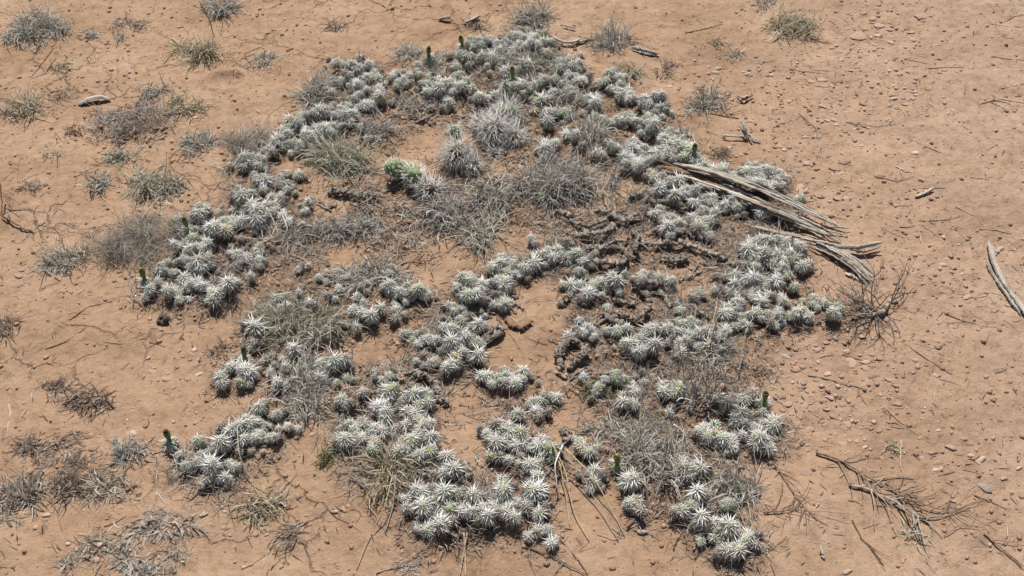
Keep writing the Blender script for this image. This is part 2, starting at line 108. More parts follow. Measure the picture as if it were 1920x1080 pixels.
# grass: name, label, px x, px base y, width px, depth px, height cm, blades, style, group
G = 'dry grass tufts on the open sand'
GT = [
 ('grass_tussock', 'large grey-green grass tussock in the upper left corner of the sand', 68, 62, 130, 62, 9, 1400, 'grey', G),
 ('grass_tuft', 'tiny round grass tuft just off the corner tussock', 166, 66, 30, 14, 4, 160, 'grey', G),
 ('grass_tuft', 'low arched grass tuft between the corner tussock and the dark-stalked tuft', 243, 50, 70, 24, 4, 320, 'brown', G),
 ('grass_tuft', 'two tiny dark grass sprigs below the arched tuft', 232, 70, 30, 8, 3, 110, 'dark', G),
 ('grass_tuft', 'upright tan grass tuft with one dark stalk standing out of it', 376, 98, 74, 28, 8, 620, 'tan', G),
 ('grass_tuft', 'grey grass tuft cut by the top edge beside the dark stalk', 412, 14, 80, 26, 7, 500, 'grey', G),
 ('grass_tuft', 'small grey grass tuft with a straggling companion on open sand', 497, 112, 45, 20, 5, 240, 'grey', G),
 ('grass_tuft', 'tan grass tuft cut by the left edge near the top', 28, 205, 85, 40, 8, 620, 'tan', G),
 ('grass_tuft', 'small tan tuft below the corner tussock with a thin dark twig', 116, 130, 45, 14, 4, 180, 'tan', G),
 ('grass_tuft', 'pointed purple-grey grass tuft beside a tan rounded one', 278, 180, 44, 22, 7, 260, 'dark', G),
 ('grass_tuft', 'rounded tan grass tuft with arching stems next to the pointed one', 350, 200, 72, 38, 7, 560, 'tan', G),
 ('grass_tuft', 'arched grey-green tuft above the brown soil patch', 372, 272, 78, 32, 6, 480, 'grey', G),
 ('grass_tuft', 'small flattened tuft beside the pale bark piece', 125, 178, 45, 12, 2.5, 140, 'brown', G),
 ('grass_tuft', 'weak brown tuft on crumbly soil below the pale bark piece', 136, 248, 40, 14, 3, 140, 'brown', G),
 ('grass_tuft', 'greenish twin tuft above the long left tussock', 228, 300, 80, 22, 5, 340, 'green', G),
 ('grass_tussock', 'wide straw-green tussock on the left with crumbly soil under it', 298, 350, 105, 46, 8, 900, 'green', G),
 ('grass_tuft', 'small grey tuft at the near side of the wide straw-green tussock', 186, 342, 56, 24, 5, 280, 'grey', G),
 ('grass_tuft', 'sparse brown tuft near the left edge in mid-height', 56, 354, 44, 16, 3.5, 130, 'brown', G),
 ('grass_tuft', 'tiny tuft with a green sprig left of the twin tuft', 100, 292, 34, 12, 3, 90, 'green', G),
 ('grass_tussock', 'fine wispy grey grass hanging over the biggest cactus clump', 258, 455, 190, 95, 11, 2600, 'wisp', G),
 ('grass_tuft', 'grey-green grass mound at the outer foot of the wispy grass', 118, 488, 95, 36, 6, 620, 'grey', G),
 ('grass_tuft', 'thin blowing grass at the outer corner of the hazy cactus clump', 462, 275, 75, 42, 10, 900, 'wisp', None),
 ('grass_tussock', 'big arching green-grey tussock inside the upper left of the ring', 640, 305, 125, 44, 9, 1000, 'green', None),
 ('grass_tuft', 'grey grass packed against the pale upper left cactus corner', 592, 178, 66, 36, 9, 620, 'grey', None),
 ('grass_tuft', 'dark thin grass fringe right of the big arching tussock', 704, 250, 60, 24, 6, 380, 'dark', None),
 ('grass_mat', 'long dark grey grass mat running out of the biggest cactus clump', 618, 442, 190, 34, 5.5, 1300, 'dark', None),
 ('grass_mat', 'dark grey grass mat behind the small white stars', 690, 520, 130, 40, 6.5, 1100, 'dark', None),
 ('grass_tussock', 'grey-green tussock swallowing white stars on the left arm', 560, 612, 130, 58, 9, 1300, 'green', None),
 ('grass_tussock', 'drooping pale grey grass above the front cactus chain', 560, 735, 100, 100, 6, 1300, 'grey', None),
 ('grass_tuft', 'dark upright grass tuft at the top edge above the highest cactus heads', 1000, 38, 92, 22, 8, 560, 'dark', G),
 ('grass_tuft', 'tall brown-grey grass tuft beside the curved bleached stick', 1142, 80, 70, 30, 9, 560, 'dark', G),
 ('grass_tuft', 'grey tuft in front of the upper edge with a green fruit behind', 772, 104, 62, 22, 6, 380, 'grey', G),
 ('grass_tuft', 'grey tuft leaning out of the upper right edge', 1322, 192, 84, 42, 7, 600, 'grey', G),
 ('grass_tuft', 'fuzzy round brown tuft above the split log', 1350, 285, 46, 22, 4, 260, 'brown', G),
 ('grass_tussock', 'straw-coloured leaning tussock at the top right edge', 1492, 52, 100, 50, 9, 900, 'tan', G),
 ('grass_tuft', 'small straw tuft between the leaning tussock and the cactus', 1345, 82, 30, 10, 3.5, 120, 'tan', G),
 ('grass_tuft', 'small tuft with bent stems beside scattered twigs at the upper right', 1385, 104, 36, 14, 4, 140, 'grey', G),
 ('grass_tuft', 'short tuft below the split bleached chip', 1245, 132, 46, 18, 4, 190, 'brown', G),
 ('grass_tuft', 'tan tuft touching the green heads of the upper right edge', 1180, 128, 60, 26, 5, 260, 'tan', G),
 ('grass_tussock', 'widest dark arching tussock in the middle of the ring', 1055, 352, 185, 52, 10, 2000, 'dark', None),
 ('grass_tuft', 'grey tuft left of the widest arching tussock', 930, 368, 90, 40, 7, 620, 'grey', None),
 ('grass_mat', 'matted grey grass below the prickly pear', 840, 402, 130, 46, 6, 1000, 'dark', None),
 ('grass_tuft', 'drooping tuft with long straw stems in the upper centre', 885, 438, 62, 30, 7, 420, 'grey', None),
 ('grass_tuft', 'fine grey grass growing through the packed top heads', 990, 118, 120, 40, 7, 900, 'grey', None),
 ('grass_tuft', 'fine grey grass between the green fruit and the rounded heads', 818, 128, 70, 34, 6, 480, 'grey', None),
 ('grass_tuft', 'grey grass behind the scattered upper-middle heads', 1070, 195, 90, 30, 6, 600, 'dark', None),
 ('grass_tuft', 'upright grey grass in front of the long right ridge', 1105, 262, 90, 40, 7, 800, 'grey', None),
 ('grass_tuft', 'dead brown tuft filling the gap below the rounded heads', 775, 192, 80, 22, 4.5, 420, 'dark', None),
 ('grass_tussock', 'dark tangled grass around the yellow-tipped fruit', 1228, 870, 120, 84, 8, 1000, 'grey', None),
 ('grass_mat', 'flat mat of brown broken stems below the leafless shrub', 1175, 805, 150, 50, 2.6, 800, 'dark', None),
 ('grass_tuft', 'drooping pale tuft above the lower right cactus group', 1388, 915, 96, 48, 7, 620, 'grey', G),
 ('grass_tuft', 'straggling olive tuft with a long stem below the front mound', 500, 950, 90, 34, 7, 420, 'tan', G),
 ('grass_tuft', 'small dry rosette of grass on cracked soil at the bottom', 560, 1002, 44, 20, 4, 170, 'brown', G),
 ('grass_mat', 'upper rim of the broken grass ring on the left', 75, 838, 130, 22, 4, 620, 'brown', G),
 ('grass_tuft', 'dark curled tuft at the right end of the broken grass ring', 240, 855, 58, 28, 5, 420, 'dark', G),
 ('grass_tuft', 'pale tuft at the left edge of the broken grass ring', 35, 935, 95, 56, 5.5, 800, 'dead', G),
 ('grass_tuft', 'brown front of the broken grass ring', 130, 915, 95, 36, 5, 600, 'brown', G),
 ('grass_tuft', 'arched pale tuft at the near right of the broken grass ring', 205, 915, 85, 34, 4.5, 480, 'dead', G),
 ('grass_mat', 'thin purple-grey grass inside the broken grass ring', 115, 872, 180, 30, 3, 620, 'brown', G),
 ('grass_mat', 'long curl of bleached dead grass in the lower left', 305, 985, 110, 30, 4, 620, 'dead', G),
 ('grass_tuft', 'curled dead grass clump left of the long bleached curl', 185, 1030, 70, 28, 4, 380, 'dead', G),
 ('grass_tuft', 'twisted dead grass clump near the bottom left edge', 240, 1045, 50, 22, 3.5, 260, 'dead', G),
 ('grass_tuft', 'grey grass clump cut by the bottom edge on the left', 275, 1078, 90, 30, 4.5, 420, 'grey', G),
 ('grass_tuft', 'spiky dead tuft right of the clump at the bottom edge', 335, 1040, 50, 22, 4, 220, 'dead', G),
 ('grass_tuft', 'tiny dead clumps left of the bottom curl', 138, 1058, 44, 16, 3, 170, 'dead', G),
 ('grass_tuft', 'dark brown tuft on a soil pedestal left of the small green-fruited clump', 172, 752, 82, 26, 4.5, 420, 'brown', G),
 ('grass_tuft', 'small curled tuft next to the pedestal tuft', 100, 726, 44, 20, 4, 180, 'brown', G),
 ('grass_tuft', 'dark tuft cut by the left edge in the middle', 6, 622, 34, 44, 5, 240, 'brown', G),
 ('grass_tuft', 'brown dead tuft on the soil left of the tussock with stars', 405, 660, 40, 24, 4, 170, 'brown', G),
 ('grass_tuft', 'straw tuft with tall leaning stems over the front thicket', 735, 885, 85, 52, 9, 620, 'tan', None),
 ('green_weed', 'small olive-green leafy weed under the front thicket', 618, 862, 44, 18, 4, 260, 'olive', G),
 ('green_weed', 'small green-brown weed among withered joints', 1128, 735, 40, 22, 4, 220, 'olive', None),
 ('grass_tuft', 'drooping grey grass on the tangle in the lower right', 1322, 645, 100, 40, 7, 620, 'grey', None),
 ('grass_tuft', 'thin grass among heads beside the forked branch', 1468, 480, 90, 36, 6, 420, 'grey', None),
 ('grass_tuft', 'faint brown tuft near the right side under a dry twig', 1675, 838, 40, 22, 3.5, 110, 'tan', G),
 ('grass_tuft', 'pale small tuft with straw at the lower right', 1710, 1010, 50, 24, 4, 160, 'tan', G),
 ('grass_tuft', 'sparse brown sprig on the top edge sand', 634, 48, 36, 12, 5, 110, 'brown', G),
 ('grass_tuft', 'dark dry spray at the top edge right of the middle', 1430, 8, 50, 16, 5, 160, 'dark', G),
 ('grass_tuft', 'small dead spray on the sand at the bottom middle', 760, 1062, 70, 20, 3, 180, 'dead', G),
 ('grass_tuft', 'weak grey tuft behind the bark chips at the top', 905, 50, 50, 18, 5, 160, 'brown', G),
]

# ------------------------------------------------------------------ helpers
TH = math.tan(HFOV / 2); SP, CP = math.sin(PITCH), math.cos(PITCH)
def ray(px, py):
    x = (px - 960) / 960 * TH; y = (540 - py) / 960 * TH
    return np.array([x, CP + y * SP, -SP + y * CP])
def at0(px, py, z=0.0):
    d = ray(px, py); t = (z - CAM_H) / d[2]
    return d[0] * t, d[1] * t
def pxm(py):                        # metres per photo pixel on the ground
    d = ray(960, py); return (CAM_H / -d[2]) * TH / 960

def _h(ix, iy, s):
    n = (ix.astype(np.int64) * 374761393 + iy.astype(np.int64) * 668265263 + s * 1442695041) & 0xffffffff
    n = ((n ^ (n >> 13)) * 1274126177) & 0xffffffff
    n = n ^ (n >> 16)
    return (n & 0xffff) / 32767.5 - 1.0
def vn(x, y, s=0):
    x = np.asarray(x, float); y = np.asarray(y, float)
    ix = np.floor(x); iy = np.floor(y); fx = x - ix; fy = y - iy
    fx = fx * fx * (3 - 2 * fx); fy = fy * fy * (3 - 2 * fy)
    a = _h(ix, iy, s); b = _h(ix + 1, iy, s); c = _h(ix, iy + 1, s); d = _h(ix + 1, iy + 1, s)
    return (a * (1 - fx) + b * fx) * (1 - fy) + (c * (1 - fx) + d * fx) * fy

def parse(s):
    out = []
    for q in s.split(';'):
        a = q.split(); out.append((float(a[0]), float(a[1]), float(a[2]), a[3]))
    return out
JOINTS = [parse(c[1]) for c in CLUMPS]

# density of plants on the ground -> hummocks, crumbly soil and litter
DX0, DY0, DC, DNX, DNY = -3.2, 0.0, 0.02, 320, 230
def blur(a, n):
    k = np.hanning(2 * n + 3)[1:-1]; k /= k.sum()
    a = np.apply_along_axis(lambda v: np.convolve(v, k, 'same'), 0, a)
    return np.apply_along_axis(lambda v: np.convolve(v, k, 'same'), 1, a)
dens = np.zeros((DNX, DNY)); dgr = np.zeros((DNX, DNY))
def splat(a, x, y, v):
    i = int((x - DX0) / DC); j = int((y - DY0) / DC)
    if 0 <= i < DNX and 0 <= j < DNY: a[i, j] += v
for js in JOINTS:
    for (px, py, s, t) in js: splat(dens, *at0(px, py, 0.04), 1.0 * s)
for g in GT:
    for k in range(40):
        a = R(0, 6.283); r = math.sqrt(R())
        splat(dens if g[9] is None else dgr, *at0(g[2] + math.cos(a) * r * g[4] * .5, g[3] + math.sin(a) * r * g[5] * .5), 0.008 * g[4] * pxm(g[3]) * 10 / 2.2)
for (px, py, rx, ry) in [(1180, 440, 130, 60), (1170, 570, 70, 50), (1075, 670, 50, 50), (680, 380, 90, 30), (830, 210, 110, 25), (1280, 500, 120, 40), (760, 440, 140, 40), (520, 480, 60, 60), (820, 750, 60, 60), (640, 650, 60, 50), (1120, 230, 60, 60), (250, 232, 55, 14), (800, 300, 60, 40), (980, 420, 90, 40), (900, 400, 150, 60), (760, 240, 90, 40), (1000, 300, 120, 60), (1080, 220, 110, 60), (950, 130, 120, 50), (720, 420, 120, 50), (560, 640, 90, 80), (620, 560, 110, 60), (1250, 850, 110, 70), (1150, 800, 110, 60), (1330, 680, 90, 60), (740, 860, 70, 60), (1420, 520, 80, 70), (1220, 640, 90, 40)]:
    for k in range(60):
        a = R(0, 6.283); r = math.sqrt(R())
        splat(dens, *at0(px + math.cos(a) * r * rx, py + math.sin(a) * r * ry), 0.55)
bare = np.zeros((DNX, DNY))
for (px, py, rx, ry) in [(800, 285, 42, 42), (970, 630, 85, 55), (870, 800, 36, 75), (1030, 690, 34, 40), (950, 455, 60, 26), (680, 655, 60, 22), (1060, 790, 40, 40), (610, 385, 50, 22), (650, 480, 26, 20), (1290, 520, 40, 26), (590, 860, 30, 40), (1110, 960, 60, 40), (860, 470, 60, 22), (1000, 560, 40, 20)]:
    for k in range(500):
        a = R(0, 6.283); q = math.sqrt(R()); splat(bare, *at0(px + math.cos(a) * q * rx, py + math.sin(a) * q * ry), 1.0)
bare = np.clip(blur(np.minimum(bare, 1), 2) * 1.5, 0, 1)
dens = np.clip(blur(dens, 3) * 5.5, 0, 1) * (1 - .9 * bare); dgr = np.clip(blur(dgr, 3) * 9, 0, 1)
def samp(a, x, y):
    u = np.clip((np.asarray(x) - DX0) / DC - .5, 0, DNX - 1.001); v = np.clip((np.asarray(y) - DY0) / DC - .5, 0, DNY - 1.001)
    i = u.astype(int); j = v.astype(int); fu = u - i; fv = v - j
    return (a[i, j] * (1 - fu) + a[i + 1, j] * fu) * (1 - fv) + (a[i, j + 1] * (1 - fu) + a[i + 1, j + 1] * fu) * fv
HOLES = [(at0(423, 146), .045, .016), (at0(940, 410), .03, .03), (at0(418, 470), .03, .03), (at0(1245, 290), .03, .02)]
def gh(x, y):
    x = np.asarray(x, float); y = np.asarray(y, float)
    d = samp(dens, x, y); g = samp(dgr, x, y)
    e = .012 * vn(x * 1.1, y * 1.1, 1) + .009 * vn(x * 4, y * 4, 2) + .005 * vn(x * 11, y * 11, 3) + .0024 * vn(x * 27, y * 27, 4) + .0014 * vn(x * 61, y * 61, 5)
    e = e + .0009 * vn(x * 110, y * 110, 12)
    e = e + d * (.010 + .006 * vn(x * 20, y * 20, 6) + .008 * vn(x * 47, y * 47, 7) + .004 * vn(x * 90, y * 90, 8))
    e = e + g * (.012 + .004 * vn(x * 24, y * 24, 9) + .006 * vn(x * 55, y * 55, 10))
    # isolated crumbs of soil
    c = vn(x * 33, y * 33, 21); e = e + .0035 * np.clip(c - .62, 0, 1) * 3
    for (hx, hy), r, dp in HOLES:
        q = ((x - hx) ** 2 + ((y - hy) * 1.25) ** 2) / r ** 2
        e = e - dp * np.exp(-q ** 2) + dp * .3 * np.exp(-(q - 2.0) ** 2 * 1.5)
    return e
def gz(x, y): return float(gh(np.array([x]), np.array([y]))[0])
def at(px, py, z=0.0):              # the point whose height above the soil is z and which is seen at this photo pixel
    g = 0.0
    for _ in range(3):
        x, y = at0(px, py, g + z); g = gz(x, y)
    return x, y, g

def mk(name, V, F, mat, parent=None, smooth=False, col=None, uv=None, link=True, attrs=None):
    V = np.ascontiguousarray(V, dtype=np.float32).reshape(-1, 3); F = np.ascontiguousarray(F, dtype=np.int32)
    me = bpy.data.meshes.new(name); K = F.shape[1]
    me.vertices.add(len(V)); me.vertices.foreach_set('co', V.ravel())
    me.loops.add(F.size); me.loops.foreach_set('vertex_index', F.ravel())
    me.polygons.add(len(F)); me.polygons.foreach_set('loop_start', np.arange(len(F), dtype=np.int32) * K)
    if smooth: me.polygons.foreach_set('use_smooth', np.ones(len(F), dtype=bool))
    if col is not None:
        a = me.attributes.new('Col', 'FLOAT_COLOR', 'POINT')
        c = np.ones((len(V), 4), dtype=np.float32); c[:, :3] = col; a.data.foreach_set('color', c.ravel())
    if attrs:
        for k, v in attrs.items():
            a = me.attributes.new(k, 'FLOAT', 'POINT'); a.data.foreach_set('value', np.ascontiguousarray(v, dtype=np.float32))
    if uv is not None:
        u = me.uv_layers.new(name='UVMap'); u.data.foreach_set('uv', np.ascontiguousarray(np.asarray(uv, dtype=np.float32)[F.ravel()]).ravel())
    me.materials.append(mat); me.update(calc_edges=True)
    if not link: return me
    o = bpy.data.objects.new(name, me); COL.objects.link(o)
    if parent is not None: o.parent = parent
    return o
def ob(name, me, parent=None, loc=(0, 0, 0), rot=(0, 0, 0), sc=(1, 1, 1)):
    o = bpy.data.objects.new(name, me); COL.objects.link(o)
    o.location = loc; o.rotation_euler = rot; o.scale = sc
    if parent is not None: o.parent = parent
    return o
def tag(o, label=None, cat=None, group=None, kind=None):
    if label: o['label'] = label
    if cat: o['category'] = cat
    if group: o['group'] = group
    if kind: o['kind'] = kind
    return o
def unit(v): return v / np.maximum(np.linalg.norm(v, axis=-1, keepdims=True), 1e-9)

# ------------------------------------------------------------------ materials
def mat(name):
    m = bpy.data.materials.new(name); m.use_nodes = True
    nt = m.node_tree; b = nt.nodes['Principled BSDF']; b.inputs['Roughness'].default_value = .9
    b.inputs['Specular IOR Level'].default_value = .2
    return m, nt, b
def N(nt, t, **kw):
    n = nt.nodes.new(t)
    for k, v in kw.items():
        if k in n.inputs: n.inputs[k].default_value = v
        else: setattr(n, k, v)
    return n
def noise(nt, scale, detail=4, vec=None, rough=.55, dist=0.0):
    n = N(nt, 'ShaderNodeTexNoise', Scale=scale, Detail=detail, Roughness=rough, Distortion=dist)
    if vec is not None: nt.links.new(vec, n.inputs['Vector'])
    return n.outputs['Fac']
def ramp(nt, fac, stops):
    r = nt.nodes.new('ShaderNodeValToRGB'); nt.links.new(fac, r.inputs[0])
    e = r.color_ramp.elements
    while len(e) < len(stops): e.new(.5)
    for q, (p, c) in zip(e, stops): q.position = p; q.color = (*c, 1) if len(c) == 3 else c
    return r.outputs[0]
def mix(nt, f, a, b, mode='MIX'):
    m = nt.nodes.new('ShaderNodeMix'); m.data_type = 'RGBA'; m.blend_type = mode
    for s, v in ((m.inputs[0], f), (m.inputs[6], a), (m.inputs[7], b)):
        if hasattr(v, 'is_linked') or hasattr(v, 'links'): nt.links.new(v, s)
        elif isinstance(v, (int, float)): s.default_value = v
        else: s.default_value = (*v, 1)
    return m.outputs[2]
def math_(nt, op, a, b=None, clamp=False):
    m = nt.nodes.new('ShaderNodeMath'); m.operation = op; m.use_clamp = clamp
    for s, v in ((m.inputs[0], a), (m.inputs[1], b)):
        if v is None: continue
        if isinstance(v, (int, float)): s.default_value = v
        else: nt.links.new(v, s)
    return m.outputs[0]
def mrange(nt, v, a, b, c=0, d=1):
    m = N(nt, 'ShaderNodeMapRange'); nt.links.new(v, m.inputs[0])
    for i, q in enumerate((a, b, c, d)): m.inputs[i + 1].default_value = q
    return m.outputs[0]
def bump(nt, b, h, strength, dist, prev=None):
    n = nt.nodes.new('ShaderNodeBump'); n.inputs['Strength'].default_value = strength; n.inputs['Distance'].default_value = dist
    nt.links.new(h, n.inputs['Height'])
    if prev is not None: nt.links.new(prev, n.inputs['Normal'])
    nt.links.new(n.outputs[0], b.inputs['Normal']); return n.outputs[0]

# soil
M_SOIL, nt, b = mat('soil')
pos = N(nt, 'ShaderNodeNewGeometry').outputs['Position']
sx = N(nt, 'ShaderNodeSeparateXYZ'); nt.links.new(pos, sx.inputs[0])
base = ramp(nt, noise(nt, 2.6, 9, pos, .68), [(.3, (.30, .192, .122)), (.48, (.395, .264, .178)), (.58, (.42, .288, .198)), (.72, (.475, .340, .245))])
base = mix(nt, math_(nt, 'MULTIPLY', mrange(nt, sx.outputs[0], .3, 1.5), .75), base, ramp(nt, noise(nt, 5.0, 9, pos, .72), [(.3, (.33, .226, .16)), (.5, (.42, .30, .22)), (.7, (.485, .365, .283))]))
base = mix(nt, .8, base, ramp(nt, noise(nt, 42, 6, pos, .7), [(.28, (.58, .555, .52)), (.5, (.95, .925, .885)), (.75, (1.10, 1.08, 1.045))]), 'MULTIPLY')
wm = N(nt, 'ShaderNodeMapping'); nt.links.new(pos, wm.inputs[0]); wm.inputs['Scale'].default_value = (2.2, 9, 1); wm.inputs['Rotation'].default_value = (0, 0, .35)
base = mix(nt, .75, base, ramp(nt, noise(nt, 1.0, 7, wm.outputs[0], .62, .6), [(.32, (.86, .85, .84)), (.5, (1, 1, 1)), (.68, (1.10, 1.11, 1.12))]), 'MULTIPLY')
lit = N(nt, 'ShaderNodeAttribute', attribute_name='litter').outputs['Fac']
lf = math_(nt, 'MULTIPLY', lit, mrange(nt, noise(nt, 38, 5, pos, .7), .36, .62), True)
base = mix(nt, lf, base, ramp(nt, noise(nt, 160, 3, pos, .7), [(.35, (.10, .07, .053)), (.6, (.24, .172, .128)), (.75, (.36, .30, .25))]))
vo = N(nt, 'ShaderNodeTexVoronoi', Scale=150.0); nt.links.new(pos, vo.inputs['Vector'])
gr = math_(nt, 'MULTIPLY', math_(nt, 'LESS_THAN', vo.outputs['Distance'], .17), math_(nt, 'GREATER_THAN', noise(nt, 30, 3, pos), .5))
base = mix(nt, math_(nt, 'MULTIPLY', gr, .55), base, (.60, .44, .34))
nt.links.new(base, b.inputs['Base Color']); b.inputs['Roughness'].default_value = .95; b.inputs['Specular IOR Level'].default_value = .1
# drying cracks: relief only
wv = N(nt, 'ShaderNodeVectorMath', operation='ADD'); nz = N(nt, 'ShaderNodeTexNoise', Scale=9.0, Detail=4.0); nt.links.new(pos, nz.inputs['Vector'])
sc_ = N(nt, 'ShaderNodeVectorMath', operation='SCALE'); nt.links.new(nz.outputs['Color'], sc_.inputs[0]); sc_.inputs['Scale'].default_value = .16
nt.links.new(pos, wv.inputs[0]); nt.links.new(sc_.outputs[0], wv.inputs[1])
ve = N(nt, 'ShaderNodeTexVoronoi', Scale=5.5, feature='DISTANCE_TO_EDGE'); nt.links.new(wv.outputs[0], ve.inputs['Vector'])
crack = mrange(nt, ve.outputs['Distance'], .0, .022)
mask = math_(nt, 'MULTIPLY', mrange(nt, noise(nt, 3.1, 2, pos), .47, .58), mrange(nt, sx.outputs[0], .5, -.2))
ch = math_(nt, 'SUBTRACT', 1.0, math_(nt, 'MULTIPLY', math_(nt, 'SUBTRACT', 1.0, crack), mask))
p1 = bump(nt, b, ch, 1.0, .007)
p2 = bump(nt, b, noise(nt, 95, 6, pos, .7), .9, .008, p1)
bump(nt, b, noise(nt, 420, 3, pos, .7), .5, .0016, p2)

def simple(name, col, var=.25, scale=60, rough=.9, obj_rand=.25, bumpd=0.0, bscale=200):
    m, nt, b = mat(name); b.inputs['Roughness'].default_value = rough
    tc = N(nt, 'ShaderNodeTexCoord').outputs['Object']
    c = mix(nt, 1.0, col, ramp(nt, noise(nt, scale, 4, tc, .65), [(.25, (1 - var,) * 3), (.75, (1 + var,) * 3)]), 'MULTIPLY')
    oi = N(nt, 'ShaderNodeObjectInfo').outputs['Random']
    c = mix(nt, 1.0, c, ramp(nt, oi, [(0, (1 - obj_rand,) * 3), (1, (1 + obj_rand * .6,) * 3)]), 'MULTIPLY')
    nt.links.new(c, b.inputs['Base Color'])
    if bumpd: bump(nt, b, noise(nt, bscale, 5, tc, .7), .8, bumpd)
    return m
def thin(nt, b, c, f):
    t = nt.nodes.new('ShaderNodeBsdfTranslucent'); nt.links.new(c, t.inputs[0]); m = nt.nodes.new('ShaderNodeMixShader'); m.inputs[0].default_value = f
    out = next(n for n in nt.nodes if n.type == 'OUTPUT_MATERIAL'); nt.links.new(b.outputs[0], m.inputs[1]); nt.links.new(t.outputs[0], m.inputs[2]); nt.links.new(m.outputs[0], out.inputs[0])
def vcol(name, rough=.85, var=.2, scale=120, trans=0.0, bumpd=0.0):
    m, nt, b = mat(name); b.inputs['Roughness'].default_value = rough
    at_ = N(nt, 'ShaderNodeAttribute', attribute_name='Col').outputs['Color']
    p = N(nt, 'ShaderNodeTexCoord').outputs['Object']
    c = mix(nt, 1.0, at_, ramp(nt, noise(nt, scale, 3, p, .6), [(.3, (1 - var,) * 3), (.7, (1 + var,) * 3)]), 'MULTIPLY')
    nt.links.new(c, b.inputs['Base Color'])
    if trans: thin(nt, b, c, trans)
    if bumpd: bump(nt, b, noise(nt, scale * 2.5, 5, p, .7), .8, bumpd)
    return m
M_BLADE = vcol('dry_grass', .75, .18, 90, .3)
M_GRAVEL = vcol('gravel', .9, .18, 260, bumpd=.0012)
M_LITTER = vcol('plant_litter', .9, .2, 300)
M_TWIG = vcol('dry_twig', .9, .3, 140, bumpd=.0008)

def stem_mat(name, top, low, hs):
    m, nt, b = mat(name)
    tc = N(nt, 'ShaderNodeTexCoord').outputs['Object']; s = N(nt, 'ShaderNodeSeparateXYZ'); nt.links.new(tc, s.inputs[0])
    f = mrange(nt, math_(nt, 'ADD', s.outputs[2], math_(nt, 'MULTIPLY', noise(nt, 70, 3, tc), .014)), hs, hs + .016)
    oi = N(nt, 'ShaderNodeObjectInfo').outputs['Random']
    t = mix(nt, oi, tuple(x * .72 for x in top), tuple(x * 1.2 for x in top))
    tb = N(nt, 'ShaderNodeAttribute', attribute_name='tub').outputs['Fac']
    t = mix(nt, tb, t, tuple(min(.7, x * 1.5 + .03) for x in top))
    t = mix(nt, 1.0, mix(nt, f, low, t), ramp(nt, noise(nt, 170, 3, tc), [(.3, (.72,) * 3), (.7, (1.2,) * 3)]), 'MULTIPLY')
    nt.links.new(t, b.inputs['Base Color']); b.inputs['Roughness'].default_value = .6
    bump(nt, b, noise(nt, 300, 4, tc), .5, .0015)
    return m
M_STEM_W = stem_mat('cactus_skin_grey_green', (.25, .275, .165), (.12, .09, .065), .018)
M_STEM_G = stem_mat('cactus_skin_green', (.235, .29, .125), (.12, .095, .065), .016)
M_STEM_D = stem_mat('cactus_skin_withered', (.20, .16, .115), (.15, .105, .075), .02)
M_STEM_Y = stem_mat('cactus_skin_yellowed', (.30, .245, .11), (.16, .11, .07), .016)
def spine_mat(name, c0, c1):
    m, nt, b = mat(name)
    oi = N(nt, 'ShaderNodeObjectInfo').outputs['Random']; at_ = N(nt, 'ShaderNodeAttribute', attribute_name='Col').outputs['Color']
    c = mix(nt, 1.0, at_, mix(nt, oi, c0, c1), 'MULTIPLY'); nt.links.new(c, b.inputs['Base Color']); b.inputs['Roughness'].default_value = .55; thin(nt, b, c, .16)
    b.inputs['Specular IOR Level'].default_value = .35
    return m
M_SPINE_W = spine_mat('white_spines', (.86, .84, .80), (1.0, .995, .98))
M_SPINE_D = spine_mat('grey_spines', (.50, .465, .435), (.76, .735, .70))
M_SPINE_P = spine_mat('long_grey_spines', (.80, .785, .74), (.90, .885, .85))
M_FRUIT = simple('green_fruit', (.15, .19, .06), .45, 220, .5, .25, .002)
M_FLOWER_B = simple('dried_flower_brown', (.10, .065, .03), .35, 200, .9)
M_FLOWER_Y = simple('dried_flower_yellow', (.30, .20, .06), .3, 200, .8)
M_PAD = simple('prickly_pear_pad', (.20, .265, .125), .25, 60, .55, .1, .0015)
M_PAD_D = simple('withered_pad', (.16, .125, .095), .3, 80, .9, .1, .003)
M_DEADSTEM = simple('dead_cactus_wood', (.31, .265, .225), .7, 75, .95, .25, .008, 110)
M_STONE = [simple('stone_pinkish', (.46, .325, .25), .2, 35, .85, .2, .002, 150), simple('stone_grey', (.42, .345, .29), .2, 40, .85, .15, .002, 150),
           simple('stone_pale', (.54, .42, .33), .15, 35, .85, .15, .002, 150), simple('stone_red_brown', (.43, .295, .22), .22, 40, .85, .2, .002, 150)]
M_DUNG = simple('dung', (.125, .105, .085), .3, 90, .9, .2, .002, 200)
M_CLOD = simple('hardened_mud', (.26, .165, .105), .4, 60, .95, .1, .006, 90)
def wood(name, c0, c1, c2):
    m, nt, b = mat(name)
    uv = N(nt, 'ShaderNodeTexCoord').outputs['UV']; mp = N(nt, 'ShaderNodeMapping'); nt.links.new(uv, mp.inputs[0]); mp.inputs['Scale'].default_value = (8, 260, 1)
    f = noise(nt, 1.0, 6, mp.outputs[0], .68, .25)
    c = ramp(nt, f, [(.3, c0), (.46, c1), (.66, c2)])
    big = N(nt, 'ShaderNodeMapping'); nt.links.new(uv, big.inputs[0]); big.inputs['Scale'].default_value = (7, 12, 1)
    c = mix(nt, mrange(nt, noise(nt, 1.0, 3, big.outputs[0]), .55, .75, 0, .45), c, (.27, .165, .095))
    nt.links.new(c, b.inputs['Base Color']); bump(nt, b, f, 1.0, .004)
    return m
M_WOOD = wood('weathered_wood', (.085, .06, .045), (.33, .285, .24), (.60, .55, .48))
M_BLEACH = wood('bleached_wood', (.12, .09, .07), (.40, .355, .30), (.62, .58, .51))
